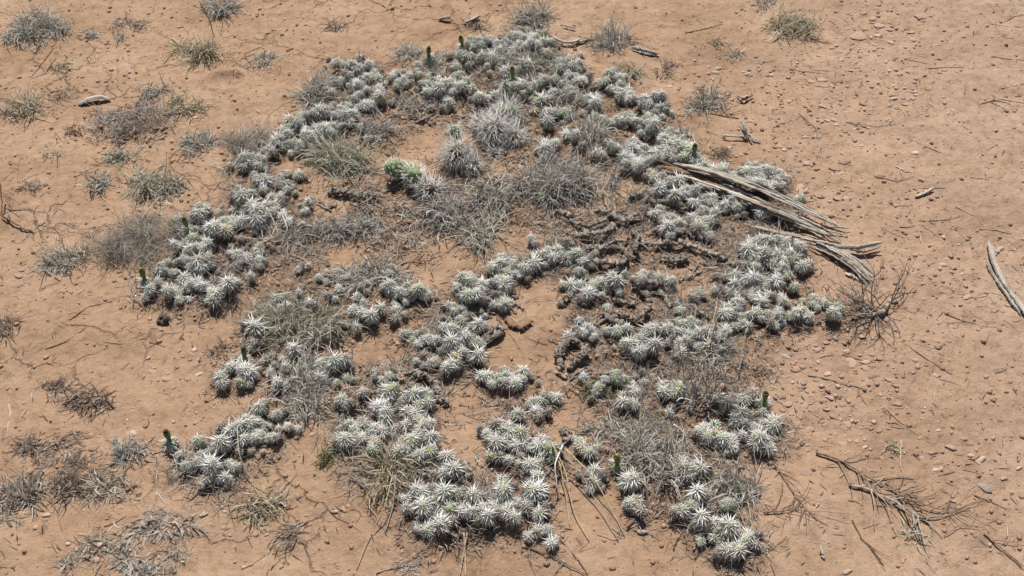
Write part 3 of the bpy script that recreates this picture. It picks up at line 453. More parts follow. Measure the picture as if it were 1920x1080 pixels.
M_BARKBROWN = wood('brown_wood', (.07, .045, .03), (.19, .125, .08), (.30, .215, .15))

# ------------------------------------------------------------------ ground: one sheet out to the horizon
def axis(lo, hi, step, far):
    a = list(np.arange(lo, hi + 1e-6, step)); s = step; q = hi
    out = []
    while q < far: s *= 1.35; q += s; out.append(q)
    s = step; q = lo; inn = []
    while q > -far: s *= 1.35; q -= s; inn.append(q)
    return np.array(inn[::-1] + a + out)
gx = axis(-1.95, 1.95, .0062, 400); gy = axis(.95, 3.4, .0062, 400)
X, Y = np.meshgrid(gx, gy, indexing='ij')
Z = gh(X, Y)
ix = np.arange(len(gx) * len(gy)).reshape(len(gx), len(gy))
F = np.stack([ix[:-1, :-1], ix[1:, :-1], ix[1:, 1:], ix[:-1, 1:]], -1).reshape(-1, 4)
edge = np.clip((np.maximum(np.abs(X) - 2.1, np.abs(Y - 2.1) - 1.5)) / 1.0, 0, 1)
litv = np.clip(samp(dens, X, Y) * .95 + samp(dgr, X, Y) * .55, 0, 1) * (1 - edge)
ground = mk('ground', np.stack([X, Y, Z], -1), F, M_SOIL, smooth=True, attrs={'litter': litv.ravel()})
tag(ground, kind='structure')

# ------------------------------------------------------------------ shared shape builders
def spikes(base, dirs, L, W, T, mid=.3, hook=0.0):
    n = len(base); dirs = unit(dirs); up = np.tile([0, 0, 1.0], (n, 1)); up[np.abs(dirs[:, 2]) > .95] = [1, 0, 0]
    s = unit(np.cross(dirs, up)); q = np.cross(s, dirs)
    L = np.broadcast_to(L, n)[:, None]; W = np.broadcast_to(W, n)[:, None]; T = np.broadcast_to(T, n)[:, None]
    r0 = [base + s * W * .35, base + q * T * .35, base - s * W * .35, base - q * T * .35]
    m = base + dirs * L * mid
    r1 = [m + s * W * .5, m + q * T * .5, m - s * W * .5, m - q * T * .5]
    tip = base + dirs * L; tip[:, 2] -= hook * L[:, 0]
    V = np.stack(r0 + r1 + [tip], 1).reshape(-1, 3)
    f = []
    for i in range(4):
        j = (i + 1) % 4; f += [(i, j, 4 + j), (i, 4 + j, 4 + i), (4 + i, 4 + j, 8)]
    F = (np.array(f)[None] + (np.arange(n) * 9)[:, None, None]).reshape(-1, 3)
    return V, F
def tube(P, rad, sides=6, flat=1.0, rough=0.0, uvw=None, grooves=0.0, seed=0, upv=(0, 0, 1)):
    P = np.asarray(P, float); n = len(P); rad = np.broadcast_to(rad, n)
    T = unit(np.gradient(P, axis=0)); U = np.tile(np.array(upv, float), (n, 1)); U[np.abs((T * U).sum(1)) > .93] = [1, .2, 0]
    S = unit(np.cross(T, U)); Q = np.cross(S, T)
    a = np.arange(sides) / sides * 2 * math.pi
    lr = np.random.default_rng(seed + 991)
    k = np.ones((n, sides))
    if grooves: k *= (1 + grooves * lr.uniform(-1, 1, sides))[None]; k *= 1 + grooves * .35 * lr.uniform(-1, 1, (n, sides))
    if rough: k *= 1 + rough * lr.uniform(-1, 1, (n, sides))
    V = P[:, None] + (S[:, None] * np.cos(a)[None, :, None] + Q[:, None] * (np.sin(a) * flat)[None, :, None]) * (rad[:, None] * k)[:, :, None]
    i = np.arange(n * sides).reshape(n, sides); j = np.roll(i, -1, 1)
    F = np.stack([i[:-1], j[:-1], j[1:], i[1:]], -1).reshape(-1, 4)
    V = V.reshape(-1, 3)
    V = np.vstack([V, P[0], P[-1]]); c0, c1 = len(V) - 2, len(V) - 1
    F = np.vstack([F, np.stack([j[0], i[0], np.full(sides, c0), np.full(sides, c0)], -1)[:, [0, 1, 2, 2]], np.stack([i[-1], j[-1], np.full(sides, c1), np.full(sides, c1)], -1)[:, [0, 1, 2, 2]]])
    Ft = np.vstack([F[:, [0, 1, 2]], F[:-2 * sides][:, [0, 2, 3]]])
    d = np.concatenate([[0], np.cumsum(np.linalg.norm(np.diff(P, axis=0), axis=1))])
    av = np.abs(np.arange(sides) / sides - .5)
    uv = np.stack([np.repeat(d, sides) + seed * 1.7, np.tile(av, n) * 4 * rad.mean() + seed * .37], -1)
    uv = np.vstack([uv, uv[0], uv[-3]])
    return V, Ft, uv
def join(parts):
    V = []; F = []; UV = []; o = 0
    for p in parts:
        V.append(p[0]); F.append(p[1] + o); o += len(p[0])
        if len(p) > 2: UV.append(p[2])
    return np.vstack(V), np.vstack(F), (np.vstack(UV) if UV else None)
def smoothline(pts, n, wob=0.0):
    pts = np.asarray(pts, float); d = np.concatenate([[0], np.cumsum(np.linalg.norm(np.diff(pts, axis=0), axis=1))])
    t = np.linspace(0, d[-1], n); o = np.stack([np.interp(t, d, pts[:, i]) for i in range(3)], -1)
    k = max(1, n // (len(pts) * 3))
    for _ in range(k): o[1:-1] = (o[:-2] + 2 * o[1:-1] + o[2:]) / 4
    if wob: o[1:-1] += rng.normal(0, wob, (n - 2, 3)) * [1, 1, .6]
    return o

# ------------------------------------------------------------------ cactus joints
def make_joint(kind, sd):
    r = np.random.default_rng(sd); H = .055 * r.uniform(.85, 1.2); Rm = .0165 * r.uniform(.92, 1.18)
    if kind == 'd': Rm *= .9; H *= .85
    NA, NZ = 22, 15
    t = np.linspace(0, 1, NZ); a = np.arange(NA) / NA * 2 * math.pi
    prof = np.where(t < .68, .52 + .48 * np.sin(t / .68 * math.pi / 2) ** 1.1, np.sqrt(np.maximum(0, 1 - ((t - .68) / .33) ** 2)))
    prof[-1] = .02; prof[-2] = max(prof[-2], .5)
    TT, AA = np.meshgrid(t, a, indexing='ij')
    tub = np.cos(AA * 5 + TT * 9) * np.cos(AA * 5 - TT * 17)
    tubv = np.clip(tub, 0, 1) ** 1.0
    RR = Rm * prof[:, None] * (1 + .20 * tubv - .05 + .03 * r.uniform(-1, 1, TT.shape))
    if kind == 'd': RR *= 1 + .12 * r.uniform(-1, 1, TT.shape)
    bend = r.uniform(-.006, .006, 2)
    V = np.stack([RR * np.cos(AA) + bend[0] * TT ** 2, RR * np.sin(AA) + bend[1] * TT ** 2, TT * H], -1).reshape(-1, 3)
    i = np.arange(NZ * NA).reshape(NZ, NA); j = np.roll(i, -1, 1)
    F = np.stack([i[:-1], j[:-1], j[1:], i[1:]], -1).reshape(-1, 4)
    m = {'w': M_STEM_W, 'g': M_STEM_G, 'd': M_STEM_D, 'y': M_STEM_Y}[kind]
    st = mk('stem', V, F, m, smooth=True, link=False, attrs={'tub': tubv.ravel()})
    # areoles on a spiral, densest at the crown
    n = {'w': 58, 'g': 50, 'd': 34, 'y': 42}[kind]
    k = np.arange(n); tt = .44 + .56 * np.sqrt((k + .5) / n); aa = k * 2.39996 + r.uniform(0, 6)
    rr = Rm * np.interp(tt, t, prof) * 1.10
    B = np.stack([rr * np.cos(aa) + bend[0] * tt ** 2, rr * np.sin(aa) + bend[1] * tt ** 2, tt * H], -1)
    out = np.stack([np.cos(aa), np.sin(aa), np.zeros(n)], -1)
    Vs, Fs, Cs = [], [], []; o = 0
    def add(b, d, L, W, T, c, mid=.3, hook=0):
        nonlocal o
        v, f = spikes(b, d, L, W, T, mid, hook); Vs.append(v); Fs.append(f + o); o += len(v)
        cc = np.repeat(np.clip(np.array(c)[None] * r.uniform(.80, 1.04, (len(b), 1)), 0, 1), 9, 0); Cs.append(cc)
    white = (1, .995, .98); dull = (.88, .86, .83)
    phi = np.interp(tt, [.3, .62, .85, .97, 1], [1.75, 1.45, .85, .25, .05]); Zv = np.array([0, 0, 1.0])
    TG_ = out * np.cos(phi)[:, None] - Zv * np.sin(phi)[:, None]; NR_ = out * np.sin(phi)[:, None] + Zv * np.cos(phi)[:, None]
    # broad flattened central spines, swept down over the joint
    Lm = {'w': .0225, 'g': .0175, 'd': .017, 'y': .0175}[kind] * np.interp(tt, [.3, .7, .92, 1], [.7, 1.0, 1.1, .6])
    keep = r.random(n) < {'w': .92, 'g': .9, 'd': .65, 'y': .8}[kind]
    D = TG_ + NR_ * r.uniform(.08, .55, n)[:, None] + r.normal(0, .17, (n, 3))
    Lr = Lm * r.uniform(.7, 1.25, n)
    add(B[keep], D[keep], Lr[keep], np.full(keep.sum(), .0028) * r.uniform(.75, 1.2, keep.sum()), .0012, white, .28)
    # a few longer daggers radiating from the shoulder
    q = np.where(tt > .72)[0]; q = r.choice(q, {'w': int(r.integers(6, 13)), 'g': 5, 'd': 4, 'y': 5}[kind], replace=False)
    D = TG_[q] + NR_[q] * r.uniform(.05, .9, len(q))[:, None] + r.normal(0, .14, (len(q), 3))
    add(B[q], D, r.uniform(.024, .042, len(q)) * {'w': r.uniform(.85, 1.15), 'g': .8, 'd': .9, 'y': .75}[kind], .0036, .0016, white, .25)
    # secondary bristles
    for rep in range({'w': 3, 'g': 3, 'd': 3, 'y': 3}[kind]):
        D = TG_ * .8 + NR_ * .5 + r.normal(0, .5, (n, 3))
        add(B, D, r.uniform(.005, .012, n), .0012, .0009, dull, .2)
    # bristly crown
    c = 16; ca = r.uniform(0, 6.283, c); top = np.array([bend[0], bend[1], H * .985])
    D = np.stack([np.cos(ca) * .9, np.sin(ca) * .9, r.uniform(.2, 1.3, c)], -1)
    add(np.tile(top, (c, 1)) + D * [.003, .003, 0], D, r.uniform(.005, .010, c), .0012, .0009, (.74, .64, .60))
    ms = mk('spines', np.vstack(Vs), np.vstack(Fs), M_SPINE_D if kind == 'd' else M_SPINE_W, link=False, col=np.vstack(Cs))
    return st, ms, H
VAR = {k: [make_joint(k, 100 + i + 50 * q) for i in range(m)] for q, (k, m) in enumerate((('w', 16), ('g', 9), ('d', 8), ('y', 4)))}

clump_obj = []
for ci, (desc, _) in enumerate(CLUMPS):
    js = JOINTS[ci]; pts = []
    for (px, py, s, t) in js:
        st, sp, H = VAR[t][random.randrange(len(VAR[t]))]
        k = (1 + (s - 1) * .9) * random.choice([R(.6, .9), R(.8, 1.1), R(.9, 1.18)]) * (.66 if py < 500 else .61)
        x, y, g = at(px, py, H * k * .93)
        pts.append((x, y, g, k, t, st, sp))
        for _f in range(random.choice([1, 1, 2, 2, 3]) + (1 if py < 330 and R() < .6 else 0)):                       # half-hidden older joints at the foot of the heads
            t2 = random.choice('dddgwwwwy'); st, sp, H = VAR[t2][random.randrange(len(VAR[t2]))]; k2 = k * R(.6, 1.05)
            x, y, g = at(px + R(-22, 22), py + R(-10, 14), H * k2 * .9); pts.append((x, y, g, k2, t2, st, sp))
    c = np.mean([p[:3] for p in pts], 0)
    e = bpy.data.objects.new('club_cactus_clump', None); COL.objects.link(e); e.location = c; e.empty_display_size = .05
    tag(e, desc, 'cactus', 'club cactus clumps of the mat')
    for (x, y, g, k, t, st, sp) in pts:
        v = np.array([x - c[0], y - c[1]]); l = np.linalg.norm(v)
        lean = min(.45, l * 1.6) + R(-.1, .38)
        dirv = v / l if l > 1e-4 else np.array([0, -1.0])
        ang = R(0, 6.283)
        # tilt away from the clump's middle; the foot goes back under it so the head stays put
        rot = Vector((-dirv[1], dirv[0], 0)); from_q = __import__('mathutils').Quaternion(rot, lean + R(-.08, .08)) @ __import__('mathutils').Quaternion((0, 0, 1), ang)
        hh = .05 * k; off = dirv * hh * math.sin(lean)
        o = ob('stem', st, e, (x - c[0] - off[0], y - c[1] - off[1], g - c[2] - .004), from_q.to_euler(), (k * R(.85, 1.12), k * R(.85, 1.12), k * R(.85, 1.15)))
        q = ob('spines', sp, o); tag(q, kind='stuff')
    clump_obj.append((e, c))

# fruits standing on their clumps
def lathe(pr, n, wob=0.0, seed=0):
    pr = np.array(pr, float); a = np.arange(n) / n * 2 * math.pi; lr = np.random.default_rng(seed)
    r = pr[:, 0][:, None] * (1 + wob * lr.uniform(-1, 1, (len(pr), n)))
    V = np.stack([r * np.cos(a), r * np.sin(a), np.repeat(pr[:, 1][:, None], n, 1)], -1).reshape(-1, 3)
    i = np.arange(len(pr) * n).reshape(len(pr), n); j = np.roll(i, -1, 1)
    return V, np.stack([i[:-1], j[:-1], j[1:], i[1:]], -1).reshape(-1, 4)
fv, ff = lathe([(.0015, 0), (.0045, .004), (.0075, .016), (.0105, .030), (.0118, .040), (.0108, .046), (.006, .0475), (.0005, .046)], 12, .13, 3)
ME_FRUIT = mk('fruit', fv, ff, M_FRUIT, smooth=True, link=False)
dv, df = lathe([(.006, 0), (.0078, .003), (.0065, .008), (.0035, .011), (.0004, .010)], 9, .3, 4)
ME_FL = {'brown': mk('dried_flower', dv, df, M_FLOWER_B, link=False), 'yellow': mk('dried_flower', dv, df, M_FLOWER_Y, link=False)}
fb = np.array([(math.cos(k * 2.4) * .011 * (.6 + .4 * (k / 26)), math.sin(k * 2.4) * .011 * (.6 + .4 * (k / 26)), .012 + k / 26 * .032) for k in range(26)])
sv, sf = spikes(fb, fb * [1, 1, 0] * 60 + [0, 0, .3], .005, .0012, .0012)
ME_FS = mk('bristles', sv, sf, M_SPINE_D, link=False, col=np.full((len(sv), 3), .9))
for (px, py, ci, fc) in FRUITS:
    e, c = clump_obj[ci]; h0 = .020
    x, y, g = at(px, py, h0 + .028)
    f = ob('fruit', ME_FRUIT, e, (x - c[0], y - c[1], g + h0 - c[2]), (R(-.12, .12), R(-.12, .12), R(0, 6)), (.64, .64, .84))
    tag(f, 'green club-shaped fruit with a %s dried flower on top' % fc)
    ob('dried_flower', ME_FL[fc], f, (0, 0, .0445)); tag(ob('bristles', ME_FS, f), kind='stuff')
    # the joint it grows from
    st, sp, H = VAR['g'][3]; s2 = ob('stem', st, e, (x - c[0], y - c[1], g - c[2] - .022), (0, 0, R(0, 6)), (.8,) * 3); tag(ob('spines', sp, s2), kind='stuff')

# ------------------------------------------------------------------ prickly pear and long-spined cacti in the hollow
def pad_mesh(rx, ry, h, mt, sd):
    r = np.random.default_rng(sd); NA, NZ = 24, 16; t = np.linspace(0, 1, NZ); a = np.arange(NA) / NA * 2 * math.pi
    pr = np.sin(np.clip(t * .93 + .07, 0, 1) * math.pi) ** .55 * (.75 + .25 * t); pr[-1] = .02
    TT, AA = np.meshgrid(t, a, indexing='ij'); RR = pr[:, None] * (1 + .05 * np.cos(AA * 9 + TT * 20) * np.cos(AA * 9 - TT * 20))
    V = np.stack([RR * rx * np.cos(AA), RR * ry * np.sin(AA), TT * h], -1).reshape(-1, 3)
    i = np.arange(NZ * NA).reshape(NZ, NA); j = np.roll(i, -1, 1)
    return mk('pad', V, np.stack([i[:-1], j[:-1], j[1:], i[1:]], -1).reshape(-1, 4), mt, smooth=True, link=False), t, pr
def pad_spines(rx, ry, h, n, L, sd, c, droop=.35, wd=.0013):
    r = np.random.default_rng(sd); k = np.arange(n); tt = np.clip((k + .5) / n * .86 + .13, 0, .99); aa = k * 2.39996
    t = np.linspace(0, 1, 16); pr = np.interp(tt, t, np.sin(np.clip(t * .93 + .07, 0, 1) * math.pi) ** .55 * (.75 + .25 * t))
    B = np.stack([pr * rx * np.cos(aa), pr * ry * np.sin(aa), tt * h], -1)
    O = unit(np.stack([np.cos(aa) / rx, np.sin(aa) / ry, (tt - .5) * 2 / h * .7], -1))
    Vs, Fs, Cs = [], [], []; o = 0
    for rep in range(5):
        D = O * .9 + r.normal(0, .62 if L > .03 else .4, (n, 3)); D[:, 2] -= droop * .5
        v, f = spikes(B, D, L * r.uniform(.25, 1.35, n), wd * 1.3, wd, .35, r.uniform(0, .25)); Vs.append(v); Fs.append(f + o); o += len(v)
        Cs.append(np.repeat(np.array(c)[None] * r.uniform(.7, 1.1, (n, 1)), 9, 0))
    return mk('spines', np.vstack(Vs), np.vstack(Fs), M_SPINE_P, link=False, col=np.clip(np.vstack(Cs), 0, 1))
def pad_plant(name, label, pads):
    e = None
    for (px, py, rx, ry, h, mt, L, n, col, rot, zoff, dr) in pads:
        x, y, g = at(px, py, max(0.0, zoff + h * .5 * math.cos(rot[0]) * math.cos(rot[1])))
        if e is None:
            e = bpy.data.objects.new(name, None); COL.objects.link(e); c = (x, y, g); e.location = c; tag(e, label, 'cactus', 'long-spined cacti in the middle of the ring')
        me, _, _ = pad_mesh(rx * (.8 if mt is M_PAD_D else 1), ry * (.8 if mt is M_PAD_D else 1), h, mt, int(px))
        eu = __import__('mathutils').Euler(rot); ctr = eu.to_matrix() @ Vector((0, 0, h * .5))
        o = ob('pad', me, e, (x - c[0] - ctr.x, y - c[1] - ctr.y, g + zoff - c[2]), rot)
        tag(ob('spines', pad_spines(rx, ry, h, n, L, int(px), col, dr), o), kind='stuff')
GRN, GRY = (.95, .97, .88), (.92, .90, .88)
pad_plant('prickly_pear', 'bright green prickly pear with two ribbed pads beside a bare sand strip', [
    (742, 316, .029, .024, .082, M_PAD, .014, 60, GRN, (.35, -.75, .2), .016, .1), (775, 332, .030, .025, .074, M_PAD, .026, 40, GRN, (.55, .55, -.3), .010, .3),
    (806, 356, .036, .026, .050, M_PAD_D, .040, 70, GRY, (.5, .5, 0), -.004, .45)])
pad_plant('bristly_cactus', 'grey bristly cactus with a small green tip beside the bare sand strip', [
    (857, 290, .033, .029, .068, M_PAD_D, .052, 100, GRY, (.1, .05, .4), -.004, .35), (853, 248, .014, .012, .042, M_PAD, .026, 40, GRN, (-.1, -.1, 0), .040, .05), (884, 310, .026, .022, .045, M_PAD_D, .036, 70, GRY, (.3, .5, 0), -.004, .45)])
pad_plant('bristly_cactus', 'big grey bristly cactus with star-like spine tufts above the widest tussock', [
    (928, 246, .038, .032, .078, M_PAD_D, .056, 110, GRY, (.1, 0, 0), -.004, .35), (950, 212, .030, .026, .066, M_PAD, .046, 90, GRY, (-.05, .15, 0), .004, .2), (902, 236, .024, .022, .050, M_PAD_D, .040, 70, GRY, (.1, -.4, 0), -.004, .35),
    (962, 258, .030, .026, .058, M_PAD_D, .048, 80, GRY, (.25, .4, 0), -.004, .4), (926, 290, .016, .014, .030, M_PAD_D, .036, 36, GRY, (.5, 0, 0), -.004, .4)])
pad_plant('spiny_cactus', 'slender upright green spiny column in the upper middle', [(947, 170, .011, .011, .085, M_PAD, .016, 60, GRN, (0, .06, 0), 0, .1)])

# ------------------------------------------------------------------ grass
PAL = {'grey': [(.40, .375, .33), (.30, .28, .25), (.49, .46, .405), (.34, .335, .26)], 'dark': [(.35, .33, .30), (.25, .235, .21), (.47, .445, .405), (.35, .34, .275)],
       'tan': [(.42, .345, .235), (.33, .27, .19), (.50, .43, .31), (.30, .285, .17)], 'green': [(.36, .35, .275), (.27, .275, .175), (.45, .42, .345), (.33, .31, .265)],
       'brown': [(.25, .185, .145), (.32, .25, .195), (.19, .14, .115), (.38, .32, .265)], 'wisp': [(.36, .32, .275), (.30, .265, .225), (.44, .40, .345), (.27, .25, .22)],
       'dead': [(.36, .31, .25), (.46, .40, .325), (.24, .195, .16), (.30, .255, .21)], 'olive': [(.16, .16, .06), (.22, .20, .085), (.11, .12, .045), (.28, .22, .13)]}
def grass(name, label, px, py, wp, dp, hcm, nb, style, group):
    x0, y0, g0 = at(px, py); m = pxm(py); rx = wp * m * .5
    xa, ya, _ = at(px, py - dp * .5); xb, yb, _ = at(px, py + dp * .5); ry = abs(ya - yb) * .5
    n = int(nb * (1.05 if group is None else .8))
    nc = max(4, int(nb / 60))                       # blades stand in little bunches
    ca = rng.uniform(0, 6.283, nc); cr = np.sqrt(rng.uniform(0, 1, nc)) * .88
    cx = np.cos(ca) * cr * rx * rng.uniform(.6, 1.3, nc); cy = np.sin(ca) * cr * ry * rng.uniform(.6, 1.3, nc); az0 = rng.uniform(0, 6.283); ly = rng.uniform(.1, .5)
    who = rng.integers(0, nc, n); sp = min(.013, rx * .33)
    bx = cx[who] + rng.normal(0, sp, n); by = cy[who] + rng.normal(0, sp, n)
    h = hcm / 100 * (1.02 if group is None else .86) * (.35 + .65 * rng.uniform(0, 1, nc))[who] * (.3 + .95 * rng.uniform(0, 1, n) ** 1.4)
    az = np.arctan2(by / max(ry, .01), bx / max(rx, .01)) + rng.normal(0, 1.25, n)
    rad = np.clip(np.hypot(bx / max(rx, .01), by / max(ry, .01)), 0, 1.2)
    lean = np.clip(rng.normal(.30, .30, n) + rad * .40, -.4, 1.35)
    curl = rng.uniform(.3, 2.3, n)
    bz = rng.normal(0, 1.2, nc)[who]; az = np.where(rng.random(n) < .5, az, az0 + bz); lean = lean + ly * .6
    if style in ('wisp',): lean = np.clip(rng.normal(.55, .35, n), -.4, 1.4); curl *= .9; az = rng.normal(-.4, 1.5, n)
    if style == 'dark': lean += rng.normal(0, .25, n)
    if style in ('dead', 'brown'): lean += .25; curl = rng.uniform(-.3, 2.8, n)
    if name == 'grass_mat': lean += .25
    S = 4; P = np.zeros((n, S + 1, 3)); P[:, 0, 0] = bx; P[:, 0, 1] = by
    P[:, 0, 2] = gh(bx + x0, by + y0) - g0 - .003
    th = lean.copy(); swing = rng.normal(0, .7, n)
    for k in range(S):
        d = np.stack([np.cos(az) * np.sin(th), np.sin(az) * np.sin(th), np.cos(th)], -1)
        P[:, k + 1] = P[:, k] + d * (h * 1.35 / S)[:, None]
        th = th + curl / S * (1 + k * .35); az = az + swing / S * 2
    zg = gh(P[..., 0] + x0, P[..., 1] + y0) - g0 + .0012
    P[..., 2] = np.maximum(P[..., 2], zg - .003 * (np.arange(S + 1) == 0))
    wd = {'wisp': .00055, 'dead': .0016, 'olive': .0015}.get(style, .0013) * rng.uniform(.65, 1.45, n)
    fa = rng.uniform(0, 6.283, n); side = np.stack([np.cos(fa), np.sin(fa), rng.normal(0, .3, n)], -1)
    tap = np.array([.85, 1, .9, .65, .15])
    A = P + side[:, None] * (wd[:, None] * tap)[..., None]; B = P - side[:, None] * (wd[:, None] * tap)[..., None]
    V = np.stack([A, B], 2).reshape(-1, 3)
    q = np.arange(S) * 2; f = np.stack([q, q + 1, q + 3, q + 2], -1)
    F = (f[None] + (np.arange(n) * (S + 1) * 2)[:, None, None]).reshape(-1, 4)
    pal = np.array(PAL[style]); c = pal[rng.choice(4, n, p=[.38, .22, .27, .13])] * rng.uniform(.75, 1.2, (n, 1)); lt = rng.random(n) < (.16 if style not in ('olive', 'brown') else .05); c[lt] = np.array([.58, .54, .47]) * rng.uniform(.8, 1.1, (lt.sum(), 1))
    o = mk(name, V, F, M_BLADE, col=np.repeat(c, (S + 1) * 2, 0)); o.location = (x0, y0, g0)
    return tag(o, label, 'weed' if 'weed' in name else 'grass', group or 'grass growing among the cactus')
for g in GT: grass(*g)

# long single straws standing or lying over the plants
def straw(pts, r, colr, name='grass_stalk', label='', group=None, cat='grass stalk', up=0.0):
    W = []
    for i, (px, py, z) in enumerate(pts):
        x, y, g = at(px, py, z); W.append((x, y, g + z))
    P = smoothline(W, 14); k = np.linspace(1, .55, 14) * r
    V, F, uv = tube(P, k, 5); o = V.mean(0)
    b_ = mk(name, V - o, F, M_TWIG, smooth=True, col=np.full((len(V), 3), colr)); b_.location = o
    return tag(b_, label, cat, group)
ST, GY, WH, BR, DK = (.48, .39, .26), (.33, .29, .25), (.62, .58, .52), (.20, .135, .095), (.13, .09, .07)
SG = 'long bent straws over the plants'
for pts, r, c, lab in [
  ([(1035, 832, .05), (1050, 870, .045), (1062, 935, .01), (1068, 985, .004)], .0016, ST, 'bent straw stalk falling nearest to the two huge stars'),
  ([(1035, 832, .052), (1060, 880, .04), (1075, 960, .01), (1105, 1015, .004)], .0016, ST, 'longest bent straw stalk running down to open sand'),
  ([(1045, 838, .05), (1085, 880, .045), (1120, 945, .012), (1160, 1015, .004)], .0015, GY, 'grey bent stalk in the middle of the straw fan'),
  ([(1060, 842, .05), (1110, 890, .04), (1150, 960, .01), (1172, 1006, .004)], .0015, ST, 'outer bent straw stalk of the straw fan'),
  ([(1055, 835, .05), (1040, 870, .05), (1045, 920, .02)], .0022, WH, 'short pale straw at the head of the straw fan'),
  ([(1190, 815, .015), (1205, 770, .06), (1222, 720, .11), (1245, 665, .16)], .0013, ST, 'tall straw standing in front of the leafless shrub'),
  ([(1268, 755, .03), (1275, 748, .035), (1292, 750, .035), (1308, 764, .02)], .0020, WH, 'white curled stalk in the leafless shrub'),
  ([(1263, 797, .03), (1275, 805, .025), (1290, 822, .008)], .0026, WH, 'white broken stalk below the leafless shrub'),
  ([(1140, 768, .01), (1144, 785, .012), (1147, 808, .008)], .0018, GY, 'short grey straw on the brown mat of stems'),
  ([(768, 475, .02), (745, 472, .03), (790, 470, .03), (832, 472, .008)], .0012, ST, 'long straw arching right over open sand above the middle arc'),
  ([(715, 458, .03), (700, 444, .07)], .0026, WH, 'short white stick poking out of the dark grass'),
  ([(445, 800, .05), (447, 850, .05), (465, 890, .02), (500, 925, .004)], .0014, ST, 'straw running from the front chain to the olive tuft'),
  ([(350, 892, .02), (400, 905, .01), (440, 918, .004)], .0010, ST, 'thin straw crossing the shadow of the front mound'),
  ([(735, 895, .05), (722, 950, .03), (690, 1010, .004), (668, 1068, .004)], .0015, ST, 'straw trailing from the leaning tuft to the bottom sand'),
  ([(742, 890, .04), (738, 945, .01), (722, 1000, .004)], .0022, GY, 'thick grey stem hanging from the leaning tuft'),
  ([(870, 1000, .01), (872, 1035, .006), (873, 1080, .004)], .0022, ST, 'straight straw below the long bottom hedge'),
  ([(876, 1000, .01), (868, 1045, .006), (862, 1080, .004)], .0016, ST, 'second straw below the long bottom hedge'),
  ([(600, 255, .07), (640, 300, .05), (662, 345, .004)], .0013, ST, 'arching straw falling from the big green-grey tussock'),
  ([(1410, 815, .05), (1415, 860, .02), (1425, 890, .004)], .0013, ST, 'straw hanging below the green and white bunch'),
  ([(1402, 940, .02), (1415, 1010, .004), (1417, 1078, .004)], .0012, ST, 'vertical straw beside the lower right corner group'),
  ([(1385, 700, .01), (1392, 660, .03), (1395, 635, .05), (1400, 615, .06)], .0017, GY, 'grey stalk below the long low row of stars'),
  ([(1325, 640, .06), (1340, 590, .07), (1345, 560, .08)], .0014, ST, 'pale straw leaning out of the tangle'),
  ([(530, 405, .06), (540, 430, .05), (527, 455, .02)], .0016, WH, 'pale pair of straws over the dark hole'),
  ([(500, 390, .06), (515, 418, .05), (522, 440, .03)], .0016, WH, 'pale straw hanging from the ring of bright stars'),
  ([(1235, 935, .03), (1200, 900, .05), (1180, 870, .06)], .0014, ST, 'straw lying across the tangled dark grass'),
]: straw(pts, r, c, 'grass_stalk', lab, SG)

# ------------------------------------------------------------------ leafless shrubs
def shrub(label, px, py, h, spread, azs, n, colr, sd, fork=.55, rad=.0024):
    lr = np.random.default_rng(sd); x0, y0, g0 = at(px, py); parts = []; cols = []
    def grow(p, d, L, r, lev):
        k = 5; P = [p]
        for i in range(k):
            d = unit(d + lr.normal(0, .13, 3) + np.array([0, 0, .02])); P.append(P[-1] + d * L / k)
        P = np.array(P); P[:, 2] = np.maximum(P[:, 2], gh(P[:, 0] + x0, P[:, 1] + y0) - g0 + .001)
        v, f, _ = tube(P, np.linspace(r, r * .55, k + 1), 4); parts.append((v, f)); cols.append(np.repeat((np.array(colr) * lr.uniform(.6, 1.35))[None], len(v), 0))
        if lev:
            for c in range(lr.integers(2, 4)):
                q = lr.integers(2, k + 1); grow(P[q], unit(d + lr.normal(0, fork, 3)), L * lr.uniform(.45, .8), r * .6, lev - 1)
    for i in range(n):
        a = lr.uniform(*azs); el = lr.uniform(*spread)
        grow(np.array([lr.normal(0, .012), lr.normal(0, .01), -.004]), np.array([math.cos(a) * math.cos(el), math.sin(a) * math.cos(el), math.sin(el)]), h * lr.uniform(.5, 1), rad, 2)
    V, F, _ = join(parts)
    e = bpy.data.objects.new('leafless_shrub', None); COL.objects.link(e); e.location = (x0, y0, g0); tag(e, label, 'shrub', 'leafless shrubs at the edge of the mat')
    o = mk('branches', V, F, M_TWIG, e, col=np.vstack(cols)); tag(o, kind='stuff')
    v, f, _ = tube([(0, 0, -.02), (.002, 0, .008), (.004, -.004, .02)], [.011, .009, .005], 8, rough=.2)
    mk('root_crown', v, f, M_TWIG, e, col=np.full((len(v), 3), colr))
shrub('leafless grey-brown shrub with fine upright twigs in the lower right of the mat', 1290, 772, .13, (.35, 1.25), (-.3, 2.6), 14, (.31, .27, .235), 3, .5, .0021)
shrub('fan-shaped dry shrub with dark twigs at the right tip of the mat', 1650, 590, .105, (.05, .5), (2.0, 3.5), 20, (.33, .28, .24), 8, .25, .0019)
shrub('sparse dark twigs rising from the fan-shaped shrub', 1655, 585, .10, (.5, 1.15), (.3, 1.8), 4, (.17, .12, .095), 9, .4, .002)
shrub('flat grey twig spray below the fan-shaped shrub', 1648, 592, .08, (-.02, .12), (3.5, 4.9), 9, (.22, .175, .145), 12, .25, .0018)
